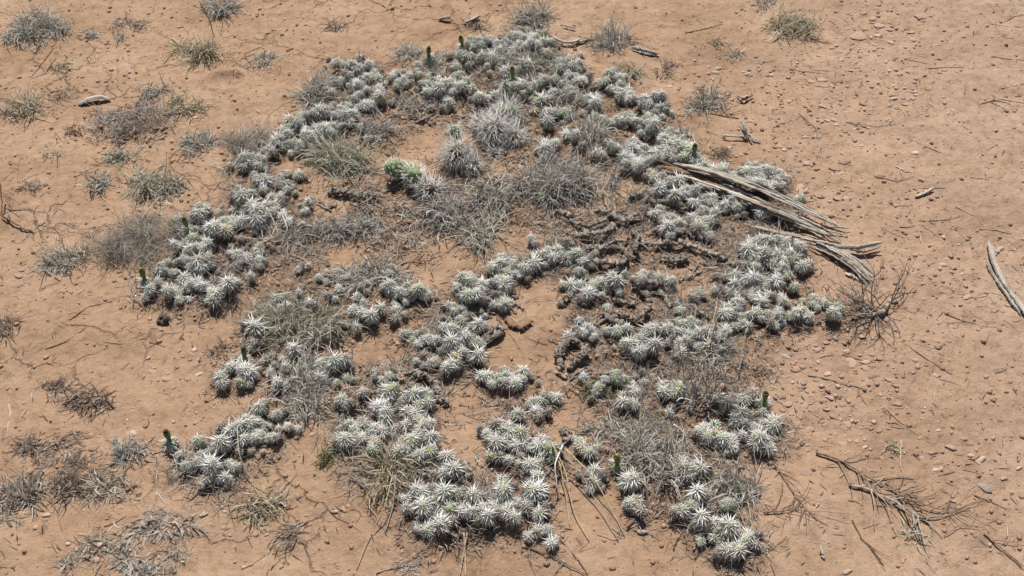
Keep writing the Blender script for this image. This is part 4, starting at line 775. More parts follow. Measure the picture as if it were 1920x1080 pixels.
# ------------------------------------------------------------------ logs and wood pieces
def strip_part(pts, w_, t_, sd, mt, parent, org, name='strip', n=44, gro=.36):
    W = []
    for (px, py, z) in pts:
        x, y, g = at(px, py, z); W.append((x, y, g + z))
    w_ *= .66; t_ *= .60; P = smoothline(W, n, .0008); k = np.linspace(0, 1, n)
    prof = np.clip(np.minimum(k / .10, (1 - k) / .14), .12, 1) ** .6 * w_ * (1 + .10 * vn(k * 9, k * 0 + sd, 3))
    V, F, uv = tube(P, prof, 16, t_ / w_, .05, grooves=gro, seed=sd)
    return mk(name, V - org, F, mt, parent, uv=uv)
def log(name, label, cat, strips, mt=None, group=None):
    x, y, g = at(strips[0][0][0][0], strips[0][0][0][1])
    e = bpy.data.objects.new(name, None); COL.objects.link(e); e.location = (x, y, g); tag(e, label, cat, group)
    for i, s in enumerate(strips):
        strip_part(s[0], s[1], s[2], 7 * i + len(label), s[3] if len(s) > 3 else (mt or M_WOOD), e, np.array([x, y, g]), n=s[4] if len(s) > 4 else 44)
    return e
_ls = [
  ([(1262, 305, .040), (1330, 322, .044), (1420, 352, .044), (1500, 388, .036), (1582, 428, .010)], .0085, .006),
  ([(1290, 338, .020), (1370, 362, .024), (1450, 396, .022), (1520, 424, .014), (1560, 440, .006)], .0095, .007),
  ([(1420, 392, .006), (1480, 412, .006), (1545, 438, .004)], .012, .008, M_BARKBROWN),
  ([(1240, 312, .030), (1300, 325, .030), (1370, 350, .026), (1440, 378, .022)], .010, .008, M_BARKBROWN)]
for q in range(17):                                         # split fibres along both halves
    u = R(-1, 1); up_ = q % 2; t0 = R(0, .35); t1 = R(.6, 1.0)
    A_ = np.array([(1245, 306), (1330, 322), (1420, 352), (1500, 388), (1585, 430)]) if up_ else np.array([(1262, 326), (1340, 350), (1440, 390), (1515, 422), (1570, 442)])
    kk = np.linspace(t0, t1, 5) * 4; pp = [(float(np.interp(k, range(5), A_[:, 0])), float(np.interp(k, range(5), A_[:, 1])) + u * 8 + R(-2, 2)) for k in kk]
    zz = [np.interp(k, range(5), [.036, .042, .042, .034, .010] if up_ else [.026, .028, .030, .022, .008]) + (1 - u * u) * .009 for k in kk]
    _ls.append(([(p[0], p[1], float(z)) for p, z in zip(pp, zz)], R(.003, .006), R(.003, .0055), random.choice([M_WOOD, M_WOOD, M_BLEACH, M_BLEACH, M_BARKBROWN]), 36))
_ls += [([(1232, 332, .018), (1262, 326, .026), (1300, 336, .022)], .005, .004, M_WOOD, 24),
  ([(1500, 402, .026), (1545, 424, .014), (1596, 428, .010)], .003, .003, M_BLEACH, 24), ([(1490, 402, .026), (1540, 428, .010), (1575, 446, .004)], .003, .003, M_WOOD, 24),
  ([(1480, 420, .012), (1520, 434, .008), (1552, 452, .004)], .003, .003, M_BLEACH, 24), ([(1510, 405, .022), (1550, 432, .012), (1588, 440, .006)], .0028, .003, M_BLEACH, 24), ([(1235, 300, .036), (1262, 308, .040), (1300, 318, .040)], .004, .004, M_BARKBROWN, 24)]
log('split_log', 'long weathered split log lying across the right side of the mat', 'log', _ls)
log('forked_branch', 'weathered forked branch half buried beside the dense heads', 'branch', [
  ([(1408, 424, .008), (1450, 434, .012), (1500, 444, .014), (1540, 456, .014)], .008, .006),
  ([(1520, 450, .012), (1570, 462, .020), (1610, 464, .026), (1655, 453, .034)], .009, .008, M_BLEACH),
  ([(1530, 458, .010), (1570, 474, .016), (1605, 496, .016), (1632, 526, .008)], .0135, .010),
  ([(1540, 462, .016), (1580, 472, .020), (1612, 490, .018), (1640, 515, .010)], .006, .006, M_BLEACH, 30),
  ([(1545, 472, .004), (1585, 490, .008), (1620, 522, .004)], .007, .006, M_BARKBROWN, 30),
  ([(1590, 466, .014), (1620, 472, .010), (1652, 462, .012)], .0045, .004, M_BLEACH, 24),
  ([(1500, 446, .018), (1545, 455, .022), (1590, 464, .022), (1640, 458, .030)], .0035, .003, M_WOOD, 30),
  ([(1525, 452, .018), (1570, 470, .024), (1608, 492, .022), (1640, 524, .010)], .0035, .003, M_BLEACH, 30),
  ([(1515, 458, .010), (1560, 478, .016), (1598, 502, .016), (1628, 536, .006)], .0035, .003, M_WOOD, 30),
  ([(1550, 464, .022), (1590, 484, .022), (1622, 512, .014)], .003, .003, M_WOOD, 30),
  ([(1585, 512, .004), (1605, 520, .004), (1625, 532, .002)], .006, .004, M_BLEACH, 20)])
log('bent_stick', 'thick bent bleached stick cut by the right edge', 'stick', [
  ([(1853, 452, .010), (1862, 490, .012), (1882, 530, .014), (1905, 562, .012), (1935, 605, .010)], .0105, .009, M_BLEACH),
  ([(1850, 485, .004), (1858, 508, .006), (1885, 548, .006), (1915, 590, .004)], .007, .006, M_WOOD)])
WG = 'bleached wood chips on the sand'
for lab, nm, ss in [
  ('pale piece of bark lying by the crumbly soil on the left', 'bark_piece', [([(146, 196, .004), (168, 184, .016), (188, 180, .016), (207, 187, .006)], .010, .005, M_BLEACH, 24), ([(150, 198, .002), (172, 192, .004), (192, 190, .004)], .006, .003, M_BARKBROWN, 20)]),
  ('curved bleached stick touching the highest cactus heads', 'bleached_stick', [([(1036, 68, .012), (1055, 78, .014), (1075, 78, .014), (1088, 72, .012)], .0085, .006, M_BLEACH, 26), ([(1080, 79, .008), (1095, 76, .008), (1108, 72, .004)], .006, .005, M_BLEACH, 20)]),
  ('split bleached chip right of the tall brown-grey tuft', 'wood_chip', [([(1184, 88, .008), (1210, 94, .012), (1236, 101, .008)], .008, .005, M_BLEACH, 24), ([(1186, 93, .004), (1215, 101, .006), (1232, 103, .004)], .006, .004, M_BLEACH, 20)]),
  ('small pale peg above the curved bleached stick', 'wood_chip', [([(1056, 47, .008), (1068, 50, .010), (1080, 53, .008)], .0045, .003, M_BLEACH, 16)]),
  ('angled wood chip with a dark shadow at the top', 'wood_chip', [([(822, 36, .006), (834, 32, .014), (845, 30, .016)], .009, .005, M_WOOD, 18)]),
  ('second wood chip, right of the angled one', 'wood_chip', [([(870, 42, .006), (885, 36, .012), (900, 28, .014)], .009, .005, M_WOOD, 18)]),
  ('short brown stick end lying alone on the right sand', 'wood_chip', [([(1716, 370, .004), (1732, 362, .008), (1752, 352, .010)], .007, .005, M_WOOD, 18)]),
  ('small curled root piece right of the grey leaning tuft', 'root_piece', [([(1382, 178, .006), (1394, 184, .016), (1404, 178, .018)], .005, .004, M_WOOD, 18), ([(1385, 190, .004), (1396, 186, .012), (1412, 178, .008)], .005, .004, M_BARKBROWN, 18)]),
  ('upright splintered stub with a cross stick on the upper right sand', 'splintered_stub', [([(1402, 262, .004), (1398, 244, .030), (1393, 228, .045)], .007, .005, M_BLEACH, 20), ([(1400, 258, .006), (1390, 240, .026), (1386, 232, .034)], .005, .004, M_WOOD, 18), ([(1352, 254, .010), (1378, 255, .014), (1402, 256, .014)], .005, .004, M_BLEACH, 20), ([(1402, 250, .016), (1415, 260, .010), (1427, 267, .004)], .004, .003, M_WOOD, 18), ([(1404, 252, .012), (1408, 264, .006), (1409, 270, .003)], .004, .003, M_BLEACH, 16)]),
  ('short grey prong lying between the split log and the forked branch', 'wood_chip', [([(1536, 430, .010), (1552, 442, .012), (1578, 455, .004)], .0055, .004, M_WOOD, 18)]),
  ('buried grey root poking out at the left edge', 'root_piece', [([(0, 402, .010), (22, 415, .012), (42, 428, .008), (66, 436, .004)], .0035, .003, M_BARKBROWN, 22)]),
  ('white pointed wood splinter standing on the bottom right sand', 'wood_chip', [([(1545, 1050, .002), (1542, 1036, .010), (1539, 1022, .014)], .0045, .003, M_BLEACH, 16)]),
  ('dark upright dead stalk in the tan tuft near the top', 'dead_stalk', [([(402, 70, .02), (392, 35, .07), (372, 0, .12)], .0028, .0025, M_BARKBROWN, 18)]),
]: log(nm, lab, 'wood', ss, group=WG)

# ------------------------------------------------------------------ dead woody cactus stems
DG = 'dead woody cactus stems in the hollow'
def dead(label, pts, r, sd):
    W = []
    for (px, py, *z) in pts:
        z = z[0] if z else .006; x, y, g = at(px, py, z); W.append((x, y, g + z))
    n = max(18, len(pts) * 13); P = smoothline(W, n, .0034); k = np.linspace(0, 1, n)
    rr = r * 1.0 * (1 + .38 * vn(k * n * .33, k * 0 + sd * 3.1, 5) + .2 * vn(k * n * .8, k * 0 + sd * 1.7, 6)) * np.clip(np.minimum(k / .05, (1 - k) / .05), .4, 1)
    P[:, 2] += .006 * np.sin(k * math.pi); V, F, uv = tube(P, rr, 12, .85, .40, seed=sd); o = V.mean(0)
    e = mk('dead_cactus_stem', V - o, F, M_DEADSTEM); e.location = o
    return tag(e, label, 'dead cactus', DG)
for i, (lab, pts) in enumerate([
  ('knobbly dead stem forming the top rim of the woody tangle', [(1062, 412), (1095, 428, .014), (1130, 418, .016), (1160, 398, .012), (1190, 412, .012), (1218, 402)]),
  ('dead stem bridging a black gap in the woody tangle', [(1072, 442), (1108, 440, .018), (1138, 436, .018), (1150, 420, .012)]),
  ('long low dead stem running right below the few stars', [(1192, 430, .012), (1202, 456, .012), (1228, 462, .014), (1262, 456, .016), (1312, 466, .014), (1345, 482, .012), (1368, 492)]),
  ('dead stem dropping out of the woody tangle with shadow beside it', [(1162, 462, .012), (1176, 482, .014), (1162, 500, .010), (1140, 516)]),
  ('small forked dead stem in the woody tangle', [(1135, 438, .014), (1126, 458, .012), (1118, 470)]),
  ('dead stem under the stars near the split log', [(1202, 372), (1226, 384, .012), (1252, 380, .012), (1290, 398)]),
  ('looped dead stem below the bristly stars', [(1196, 538), (1216, 560, .014), (1214, 590, .014), (1190, 602, .012), (1165, 590, .010), (1140, 602)]),
  ('coiled pale dead stem at the edge of the bare hollow', [(1052, 696), (1046, 664, .012), (1062, 636, .016), (1088, 642, .012)]),
  ('inner loop of the coiled dead stem', [(1064, 690), (1078, 680, .012), (1098, 664, .012), (1092, 646)]),
  ('thin dead stem right of the looped one', [(1228, 542), (1244, 556, .010), (1258, 574)]),
  ('short fat dead stem on open soil near the biggest left clump', [(614, 362, .008), (640, 360, .012), (664, 366, .012), (680, 372)]),
  ('dead stem lying right of the heaped centre joints', [(902, 640), (924, 632, .012), (942, 618, .010)]),
  ('second dead stem right of the heaped centre joints', [(908, 634), (926, 620, .012), (938, 612)]),
  ('bent grey dead stem above the fat green joint', [(782, 702, .008), (806, 714, .014), (820, 728, .014), (826, 744, .010), (838, 762)]),
  ('dead root below the spreading stars', [(1076, 548, .012), (1062, 560, .010), (1044, 574)]),
  ('arched dead stem at the top of the woody tangle', [(1035, 402, .008), (1052, 398, .012), (1072, 404)]),
  ('dead stem stub between the woody tangle and the bright stars', [(1180, 372), (1196, 366, .010), (1215, 374)]),
  ('crumbling dead stem with yellow flecks below the bristly stars', [(1188, 540, .008), (1212, 532, .012), (1240, 536, .010), (1252, 548)]),
  ('dead stem beside the pair of dull grey heads', [(1298, 575), (1312, 588, .010), (1330, 600)]),
  ('low dead stem right of the lower middle cluster', [(868, 868), (876, 884, .012), (884, 898)]),
  ('dead stem crossing the middle of the woody tangle', [(1098, 462, .010), (1128, 468, .016), (1152, 456, .016), (1178, 446, .010)]),
  ('forked grey dead stem at the centre of the woody tangle', [(1186, 432, .010), (1196, 450, .018), (1188, 472, .012), (1200, 486)]),
  ('dead stem at the near edge of the woody tangle', [(1108, 488), (1128, 496, .012), (1148, 490, .012), (1166, 498)]),
  ('thick dead stem along the upper edge of the woody tangle', [(1118, 392, .008), (1144, 404, .016), (1172, 416, .014), (1196, 400, .010)]),
  ('dead stem reaching from the tangle toward the bunch below the log', [(1222, 430, .010), (1250, 440, .014), (1282, 436, .012), (1306, 446)]),
  ('short dead stem hidden below the long low one', [(1240, 484), (1262, 492, .010), (1290, 488)]),
  ('dead stem left of the looped one', [(1150, 560), (1168, 572, .012), (1186, 566, .010)]),
  ('upper strand of the coiled dead stem', [(1098, 634), (1082, 626, .014), (1062, 644, .016), (1052, 672, .010)]),
  ('dead stem behind the three wide open stars', [(1130, 588), (1148, 604, .012), (1172, 608, .010)]),
  ('crumbly dead stem above the bent straw stalks', [(1052, 806), (1064, 816, .010), (1058, 830)]),
]): dead(lab, pts, (.0050, .0066, .0058)[i % 3] if i not in (4, 9, 14) else .0042, i * 3 + 1)

# broken bits of dead stem: nothing tells them apart
for i in range(90):
    cx, cy, rx, ry, where = random.choice([(1180, 440, 130, 55, 'in the woody tangle'), (1180, 440, 130, 55, 'in the woody tangle'), (1170, 575, 70, 45, 'below the bristly stars'), (1075, 670, 45, 45, 'around the coiled dead stem'), (1290, 490, 90, 40, 'beside the long low dead stem'),
        (650, 375, 70, 25, 'beside the short fat dead stem'), (830, 215, 90, 20, 'below the rounded upper heads'), (470, 470, 60, 40, 'near the hole in the biggest left clump'), (790, 720, 50, 40, 'above the fat green joint'), (1140, 700, 60, 30, 'among the withered joints below the coil'),
        (940, 575, 40, 25, 'under the grey skirts of the middle arc'), (1430, 600, 70, 14, 'along the long low row of stars'), (690, 690, 60, 25, 'among the low dying grey joints')])
    a_ = R(0, 6.283); q = math.sqrt(R()); px, py = cx + math.cos(a_) * q * rx, cy + math.sin(a_) * q * ry; L = R(7, 24); b_ = R(-1.2, 1.2)
    W = []
    for f_ in (-1, 0, 1):
        z = .004 + (.006 if f_ == 0 else 0) * R(); x, y, g = at(px + f_ * L * math.cos(b_), py + f_ * L * .6 * math.sin(b_) + R(-4, 4), z); W.append((x, y, g + z))
    P = smoothline(W, 9, .001); V, F, uv = tube(P, R(.0014, .0042) * rng.uniform(.5, 1.3, 9), 6, .7, .4, seed=i + 300); o = V.mean(0)
    e = mk('dead_stem_fragment', V - o, F, M_DEADSTEM); e.location = o
    tag(e, 'broken bit of dead cactus stem ' + where, 'dead cactus', 'broken bits of dead cactus stem')

# mud crust lump in the hollow, dung by the left clump
P = smoothline([(*at(950, 596)[:2], .004), (*at(958, 610)[:2], .006), (*at(975, 616)[:2], .008), (*at(994, 604)[:2], .008)], 22)
P[:, 2] += gh(P[:, 0], P[:, 1]); V, F, uv = tube(P, np.linspace(.007, .0115, 22), 12, .6, .42, seed=5); o_ = V.mean(0)
cl = mk('mud_lump', V - o_, F, M_CLOD); cl.location = o_; tag(cl, 'crescent-shaped brown lump lying in the bare central hollow', 'lump')

# ------------------------------------------------------------------ stones
ph = (1 + 5 ** .5) / 2
ICO_V = unit(np.array([(-1, ph, 0), (1, ph, 0), (-1, -ph, 0), (1, -ph, 0), (0, -1, ph), (0, 1, ph), (0, -1, -ph), (0, 1, -ph), (ph, 0, -1), (ph, 0, 1), (-ph, 0, -1), (-ph, 0, 1)], float))
ICO_F = np.array([(0, 11, 5), (0, 5, 1), (0, 1, 7), (0, 7, 10), (0, 10, 11), (1, 5, 9), (5, 11, 4), (11, 10, 2), (10, 7, 6), (7, 1, 8), (3, 9, 4), (3, 4, 2), (3, 2, 6), (3, 6, 8), (3, 8, 9), (4, 9, 5), (2, 4, 11), (6, 2, 10), (8, 6, 7), (9, 8, 1)])
def subdiv(V, F):
    V = list(map(tuple, V)); cache = {}; out = []
    def m(a, b):
        k = (min(a, b), max(a, b))
        if k not in cache: cache[k] = len(V); V.append(tuple(unit(np.array(V[a]) + np.array(V[b]))))
        return cache[k]
    for a, b, c in F:
        x, y, z = m(a, b), m(b, c), m(c, a); out += [(a, x, z), (b, y, x), (c, z, y), (x, y, z)]
    return np.array(V), np.array(out)
I1V, I1F = subdiv(ICO_V, ICO_F)
def stone_mesh(mt, sd):
    r = np.random.default_rng(sd); V = I1V.copy()
    for _ in range(10):                                   # cleave facets
        d = unit(r.normal(0, 1, 3)); c = r.uniform(.42, .8); q = V @ d; V = V - np.maximum(q - c, 0)[:, None] * d
    V *= 1 + .05 * r.normal(0, 1, (len(V), 1))
    return mk('stone', V, I1F, mt, link=False)
STONES = [[stone_mesh(mt, 10 * i + k) for k in range(4)] for i, mt in enumerate(M_STONE)]
def stone(px, py, wpx, kind, label, group=None, flat=None, dpx=None):
    x, y, g = at(px, py); m = pxm(py); a = wpx * m * .5; bdim = a * (R(.6, .85) if dpx is None else dpx)
    hgt = a * (R(.22, .4) if flat is None else flat)
    o = ob('stone', STONES[kind][random.randrange(4)], None, (x, y, g + hgt * .15), (R(-.1, .1), R(-.1, .1), R(-.5, .5)), (a, bdim, hgt))
    return tag(o, label, 'stone', group or 'stones on the open sand')
for s in [
  (1845, 915, 36, 1, 'largest flat grey stone on the right side', .3), (1785, 940, 16, 2, 'pale pebble just above-left of a thin dark twig', .5), (1840, 862, 26, 2, 'rounded pale stone in the row of four right of the branches', .4),
  (1782, 840, 26, 1, 'flat grey stone at the left of the row of four', .35), (1820, 855, 18, 2, 'small round stone in the middle of the row of four', .5), (1911, 878, 18, 2, 'pale stone cut near the right edge', .5), (1883, 898, 18, 2, 'pale oval pebble right of the largest flat stone', .5),
  (1590, 1072, 25, 2, 'square whitish stone at the bottom edge', .5), (1474, 668, 24, 1, 'round flat stone sunk in sand below the long low row of stars', .15), (1597, 681, 32, 3, 'angular brown slab in the sand right of the round sunk stone', .2),
  (1674, 566, 26, 1, 'pale triangular stone behind the fan-shaped shrub', .5), (1612, 67, 52, 3, 'long reddish slab near the top right', .18), (1728, 30, 34, 3, 'dark slab at the top right edge', .2), (1715, 287, 18, 2, 'pale flat stone on the far right sand', .3),
  (1675, 186, 18, 2, 'pale rounded pebble above the bare scuffed patch', .5), (1205, 998, 26, 1, 'smooth oval grey stone below the yellow-green head', .5), (1567, 87, 12, 2, 'small white pebble under the long reddish slab', .6), (527, 1064, 14, 2, 'white pebble at the bottom left', .6),
  (766, 701, 14, 2, 'pinkish pebble above the slim finger joint', .5), (783, 710, 14, 2, 'second pinkish pebble above the slim finger joint', .5), (1578, 832, 22, 0, 'wedge-shaped tan stone near the branch tips', .3), (1548, 890, 30, 0, 'low flat tan slab below the branch tips', .12),
  (1512, 885, 26, 3, 'reddish slab sunk left of the low tan slab', .12), (1430, 52, 12, 2, 'pale chip near the top right tussock', .4), (1510, 258, 16, 2, 'pale slanted chip on the upper right sand', .4), (1650, 48, 30, 3, 'purplish stone above the long reddish slab', .2),
  (1637, 35, 20, 0, 'tan stone near the top right slabs', .35), (1478, 757, 22, 3, 'red-brown stone in the cluster beyond the tall fruit', .3), (1462, 745, 18, 3, 'dark stone nearest the tall fruit', .4), (1468, 770, 16, 3, 'brown stone below the dark stone near the tall fruit', .4),
  (1590, 797, 22, 3, 'dark brown stone beside a smaller one on the right sand', .4), (1555, 745, 20, 0, 'tan flat stone in the stony patch on the right', .3), (1580, 758, 18, 3, 'brown stone in the stony patch on the right', .3), (1550, 768, 16, 0, 'small tan stone in the stony patch on the right', .4),
  (1547, 1010, 28, 0, 'flat pinkish flake low on the right sand', .12), (1650, 330, 26, 3, 'brown stone on the far right gravel', .3), (1565, 315, 26, 3, 'brown slab right of the green and white cushion', .2), (1500, 355, 34, 3, 'dark red slab behind the split log', .15),
  (1540, 365, 30, 3, 'second dark red slab behind the split log', .15), (1572, 372, 26, 3, 'third dark red slab near the end of the split log', .18), (1520, 400, 40, 3, 'wide reddish slab right under the split log', .1), (1500, 425, 40, 3, 'reddish slab between the split log and the forked branch', .1),
  (1402, 140, 16, 2, 'pale rounded stone above the grey leaning tuft', .5), (1346, 130, 18, 2, 'whitish stone at the tip of the grey leaning tuft', .5), (1460, 275, 16, 0, 'blocky tan stone near the splintered stub', .5), (1453, 276, 12, 3, 'dark stone touching the blocky tan stone', .5),
  (1760, 650, 18, 3, 'single dark brown stone on the far right', .5), (1745, 850, 14, 0, 'tan pebble by the faint brown tuft', .5), (300, 620, 12, 2, 'small pale pebble below the dung pellets', .5), (278, 672, 12, 2, 'pale pebble on the cracked soil', .5),
  (423, 960, 12, 2, 'white pebble left of the olive tuft', .5), (420, 988, 14, 0, 'pinkish pebble below-left of the olive tuft', .5), (575, 967, 12, 2, 'white chip right of the olive tuft', .5), (500, 1003, 12, 2, 'pale pebble at the foot of the olive tuft', .5), (628, 960, 16, 2, 'pale pebble right of the dry rosette', .5),
  (932, 985, 22, 3, 'brown soil lump in the shadow of the long bottom hedge', .8), (875, 840, 16, 0, 'reddish chip right of the front thicket', .4), (1125, 812, 14, 2, 'pale pebble in the brown mat of stems', .5), (1165, 680, 12, 2, 'tan pebble in front of the three wide open stars', .5), (1065, 702, 16, 0, 'pinkish stone under the coiled dead stem', .4),
]: stone(s[0], s[1], s[2], s[3], s[4], None, s[5])
# dung pellets
e = bpy.data.objects.new('dung_pile', None); COL.objects.link(e); x0, y0, g0 = at(308, 602); e.location = (x0, y0, g0)
tag(e, 'small pile of dark dung pellets on the sand below the biggest left clump', 'dung')
r = np.random.default_rng(4); V = I1V * (1 + .05 * r.normal(0, 1, (len(I1V), 1))); ME_P = mk('pellet', V, I1F, M_DUNG, smooth=True, link=False)
for (dx, dy, dz) in [(-.009, .002, .006), (.009, .003, .006), (0, -.009, .006), (.001, .010, .006), (-.004, .004, .014), (.006, -.004, .013), (-.010, -.008, .006)]:
    ob('pellet', ME_P, e, (dx, dy, dz), (R(-1, 1), R(-1, 1), R(0, 3)), (.0082, .0065, .006))
# shared small stones of the gravelly right side: nothing tells them apart
cnt = 0
while cnt < 285:
    px = (R(1500, 1915) if R() < .7 else R(1250, 1700)) if cnt < 240 else R(10, 700); py = R(8, 1072)
    x, y, g = at(px, py)
    if float(samp(dens, np.array([x]), np.array([y]))[0]) > .08: continue
    if float(vn(np.array([x * 2.6]), np.array([y * 2.6]), 31)[0]) < R(-.5, .45): continue
    stone(px, py, (7 + 18 * R() ** 2.2) * (1.0 if py > 300 else .8), sk := random.choice([0, 0, 0, 3, 3, 2]), ('small %s stone ' % ('pinkish-tan', 'grey', 'pale', 'reddish-brown')[sk]) + (('on the gravel near the top right corner' if py < 250 else 'on the gravel above the bent bleached stick' if py < 450 else 'on the gravel level with the bent bleached stick' if py < 640 else 'on the gravel around the broken branches' if py < 900 else 'on the gravel in the bottom right corner') if cnt < 240 else ('on the smooth sand among the upper left tufts' if py < 400 else 'on the cracked soil of the left middle' if py < 750 else 'on the smooth sand in the lower left')), 'small stones on the gravelly sand' if cnt < 240 else 'small pebbles on the smooth sand')
    cnt += 1

# ------------------------------------------------------------------ gravel, soil crumbs and litter: uncountable
def scatter(name, n, accept, smin, smax, flat, cols, mt, label, clod=False):
    xs = rng.uniform(-2.2, 2.2, n * 3); ys = rng.uniform(.8, 3.6, n * 3)
    ok = accept(xs, ys) > rng.uniform(0, 1, n * 3); xs = xs[ok][:n]; ys = ys[ok][:n]; n = len(xs)
    s = smin * (smax / smin) ** (rng.uniform(0, 1, n) ** 2.0)
    S = np.stack([s, s * rng.uniform(.55, 1, n), s * rng.uniform(*flat, n)], -1); a = rng.uniform(0, 6.283, n)
    V = ICO_V[None] * (1 + .22 * rng.uniform(-1, 1, (n, 12, 1))) * S[:, None]
    c, s_ = np.cos(a)[:, None], np.sin(a)[:, None]
    V = np.stack([V[..., 0] * c - V[..., 1] * s_ + xs[:, None], V[..., 0] * s_ + V[..., 1] * c + ys[:, None], V[..., 2] + (gh(xs, ys) + S[:, 2] * .25)[:, None]], -1)
    F = (ICO_F[None] + (np.arange(n) * 12)[:, None, None]).reshape(-1, 3)
    cc = np.array(cols)[rng.integers(0, len(cols), n)] * rng.uniform(.8, 1.15, (n, 1))
    o = mk(name, V, F, mt, col=np.repeat(cc, 12, 0)); return tag(o, label, name.replace('_', ' '), kind='stuff')
right = lambda x, y: np.clip((x - .15) / 1.0, 0.16, 1) * (1 - .85 * samp(dens, x, y)) * np.clip(.40 + 1.1 * vn(x * 2.6, y * 2.6, 31), .06, 1)
scatter('gravel', 15000, right, .0022, .0085, (.35, .7), [(.42, .275, .20), (.37, .23, .16), (.30, .175, .12), (.52, .40, .315), (.36, .29, .24), (.45, .29, .20)], M_GRAVEL, 'fine tan and reddish gravel strewn over the sand')
scatter('soil_crumbs', 17000, lambda x, y: np.clip(samp(dens, x, y) * 1.2 + samp(dgr, x, y) + .30 * np.clip(vn(x * 3.1, y * 3.1, 61) + .1, 0, 1) + .07, 0, 1), .002, .008, (.5, .9), [(.38, .235, .15), (.30, .19, .125), (.42, .28, .185), (.34, .24, .175), (.40, .26, .17)], M_GRAVEL, 'crumbs of reddish-brown soil between the plants')
def litter(n):
    xs = rng.uniform(-2.0, 2.0, n * 4); ys = rng.uniform(.85, 3.5, n * 4)
    ok = np.clip(samp(dens, xs, ys) * 1.1 + samp(dgr, xs, ys) * .9 + .035, 0, 1) > rng.uniform(0, 1, n * 4); xs = xs[ok][:n]; ys = ys[ok][:n]; n = len(xs)
    a = rng.uniform(0, 6.283, n); L = rng.uniform(.006, .032, n)
    D = np.stack([np.cos(a), np.sin(a), rng.normal(.04, .18, n)], -1)
    B = np.stack([xs, ys, gh(xs, ys) + .0022 + rng.uniform(0, .003, n)], -1)
    V, F = spikes(B, D, L, rng.uniform(.0012, .0026, n), .0011, .5)
    cols = np.array([(.24, .18, .14), (.15, .105, .08), (.36, .31, .27), (.30, .235, .18), (.50, .46, .41), (.19, .14, .115)])
    c = cols[rng.integers(0, 6, n)] * rng.uniform(.8, 1.2, (n, 1))
    tag(mk('plant_litter', V, F, M_LITTER, col=np.repeat(c, 9, 0)), 'fallen spines and broken dry stems littering the soil', 'litter', kind='stuff')
litter(28000)

def wisps(n):
    xs = rng.uniform(-2.0, 2.0, n * 6); ys = rng.uniform(.85, 3.5, n * 6)
    patch = np.clip(.25 + 1.3 * vn(xs * 7, ys * 7, 44), 0, 1)
    ok = np.clip(samp(dens, xs, ys) * 1.0 + samp(dgr, xs, ys) * .7 + .012, 0, 1) * patch > rng.uniform(0, 1, n * 6); xs = xs[ok][:n]; ys = ys[ok][:n]; n = len(xs)
    az = 6.283 * vn(xs * 9, ys * 9, 50) + rng.normal(0, 1.1, n); th = np.clip(rng.normal(1.05, .35, n), .1, 1.6); L = rng.uniform(.015, .06, n) * np.where(rng.random(n) < .12, 1.7, 1); S = 3
    P = np.zeros((n, S + 1, 3)); P[:, 0] = np.stack([xs, ys, gh(xs, ys) - .001], -1); cu = rng.uniform(-.2, 1.2, n)
    for k in range(S):
        d = np.stack([np.cos(az) * np.sin(th), np.sin(az) * np.sin(th), np.cos(th)], -1); P[:, k + 1] = P[:, k] + d * (L / S)[:, None]; th = th + cu / S; az = az + rng.normal(0, .35, n)
    P[..., 2] = np.maximum(P[..., 2], gh(P[..., 0], P[..., 1]) + .001)
    fa = rng.uniform(0, 6.283, n); side = np.stack([np.cos(fa), np.sin(fa), rng.normal(0, .4, n)], -1)[:, None] * (.0009 * rng.uniform(.6, 1.4, n))[:, None, None] * np.array([1, 1, .8, .2])[None, :, None]
    V = np.stack([P + side, P - side], 2).reshape(-1, 3); q = np.arange(S) * 2
    F = (np.stack([q, q + 1, q + 3, q + 2], -1)[None] + (np.arange(n) * (S + 1) * 2)[:, None, None]).reshape(-1, 4)
    cols = np.array([(.30, .27, .24), (.22, .195, .175), (.40, .37, .33), (.33, .30, .26), (.56, .53, .48)])
    c = cols[rng.integers(0, 5, n)] * rng.uniform(.8, 1.2, (n, 1))
    tag(mk('dead_grass', V, F, M_BLADE, col=np.repeat(c, (S + 1) * 2, 0)), 'sparse fine dead grass and stems over the soil between the plants', 'dead grass', kind='stuff')
wisps(36000)

# ------------------------------------------------------------------ twigs and broken branches on the sand
def twig(pts, r, colr, label, group, name='twig', cat='twig', side=0, sd=0):
    W = []
    for (px, py, *z) in pts:
        z = z[0] if z else r * .8; x, y, g = at(px, py, z); W.append((x, y, g + z))
    n = 16; P = smoothline(W, n, r * .35); V, F, _ = tube(P, np.linspace(r, r * .45, n), 6, rough=.12, seed=sd)
    parts = [(V, F)]; lr = np.random.default_rng(sd + 5)
    for k in range(side):
        q = lr.integers(3, n - 1); t = unit(P[min(n - 1, q + 1)] - P[q - 1]); a = lr.choice([-1, 1]) * lr.uniform(.35, 1.0)
        d = np.array([t[0] * math.cos(a) - t[1] * math.sin(a), t[0] * math.sin(a) + t[1] * math.cos(a), lr.uniform(.0, .22)])
        L = lr.uniform(.03, .10); m = 7; Q = [P[q]]
        for i in range(m - 1): d = unit(d + lr.normal(0, .14, 3) * [1, 1, .4]); Q.append(Q[-1] + d * L / (m - 1))
        Q = np.array(Q); Q[:, 2] = np.maximum(Q[:, 2], gh(Q[:, 0], Q[:, 1]) + .001)
        v, f, _ = tube(Q, np.linspace(r * .5, r * .22, m), 4); parts.append((v, f))
    V, F, _ = join(parts); o = V.mean(0)
    e = mk(name, V - o, F, M_TWIG, smooth=True, col=np.full((len(V), 3), colr) * np.random.default_rng(sd).uniform(.85, 1.15)); e.location = o
    return tag(e, label, cat, group)
BG = 'broken twiggy branches on the right sand'
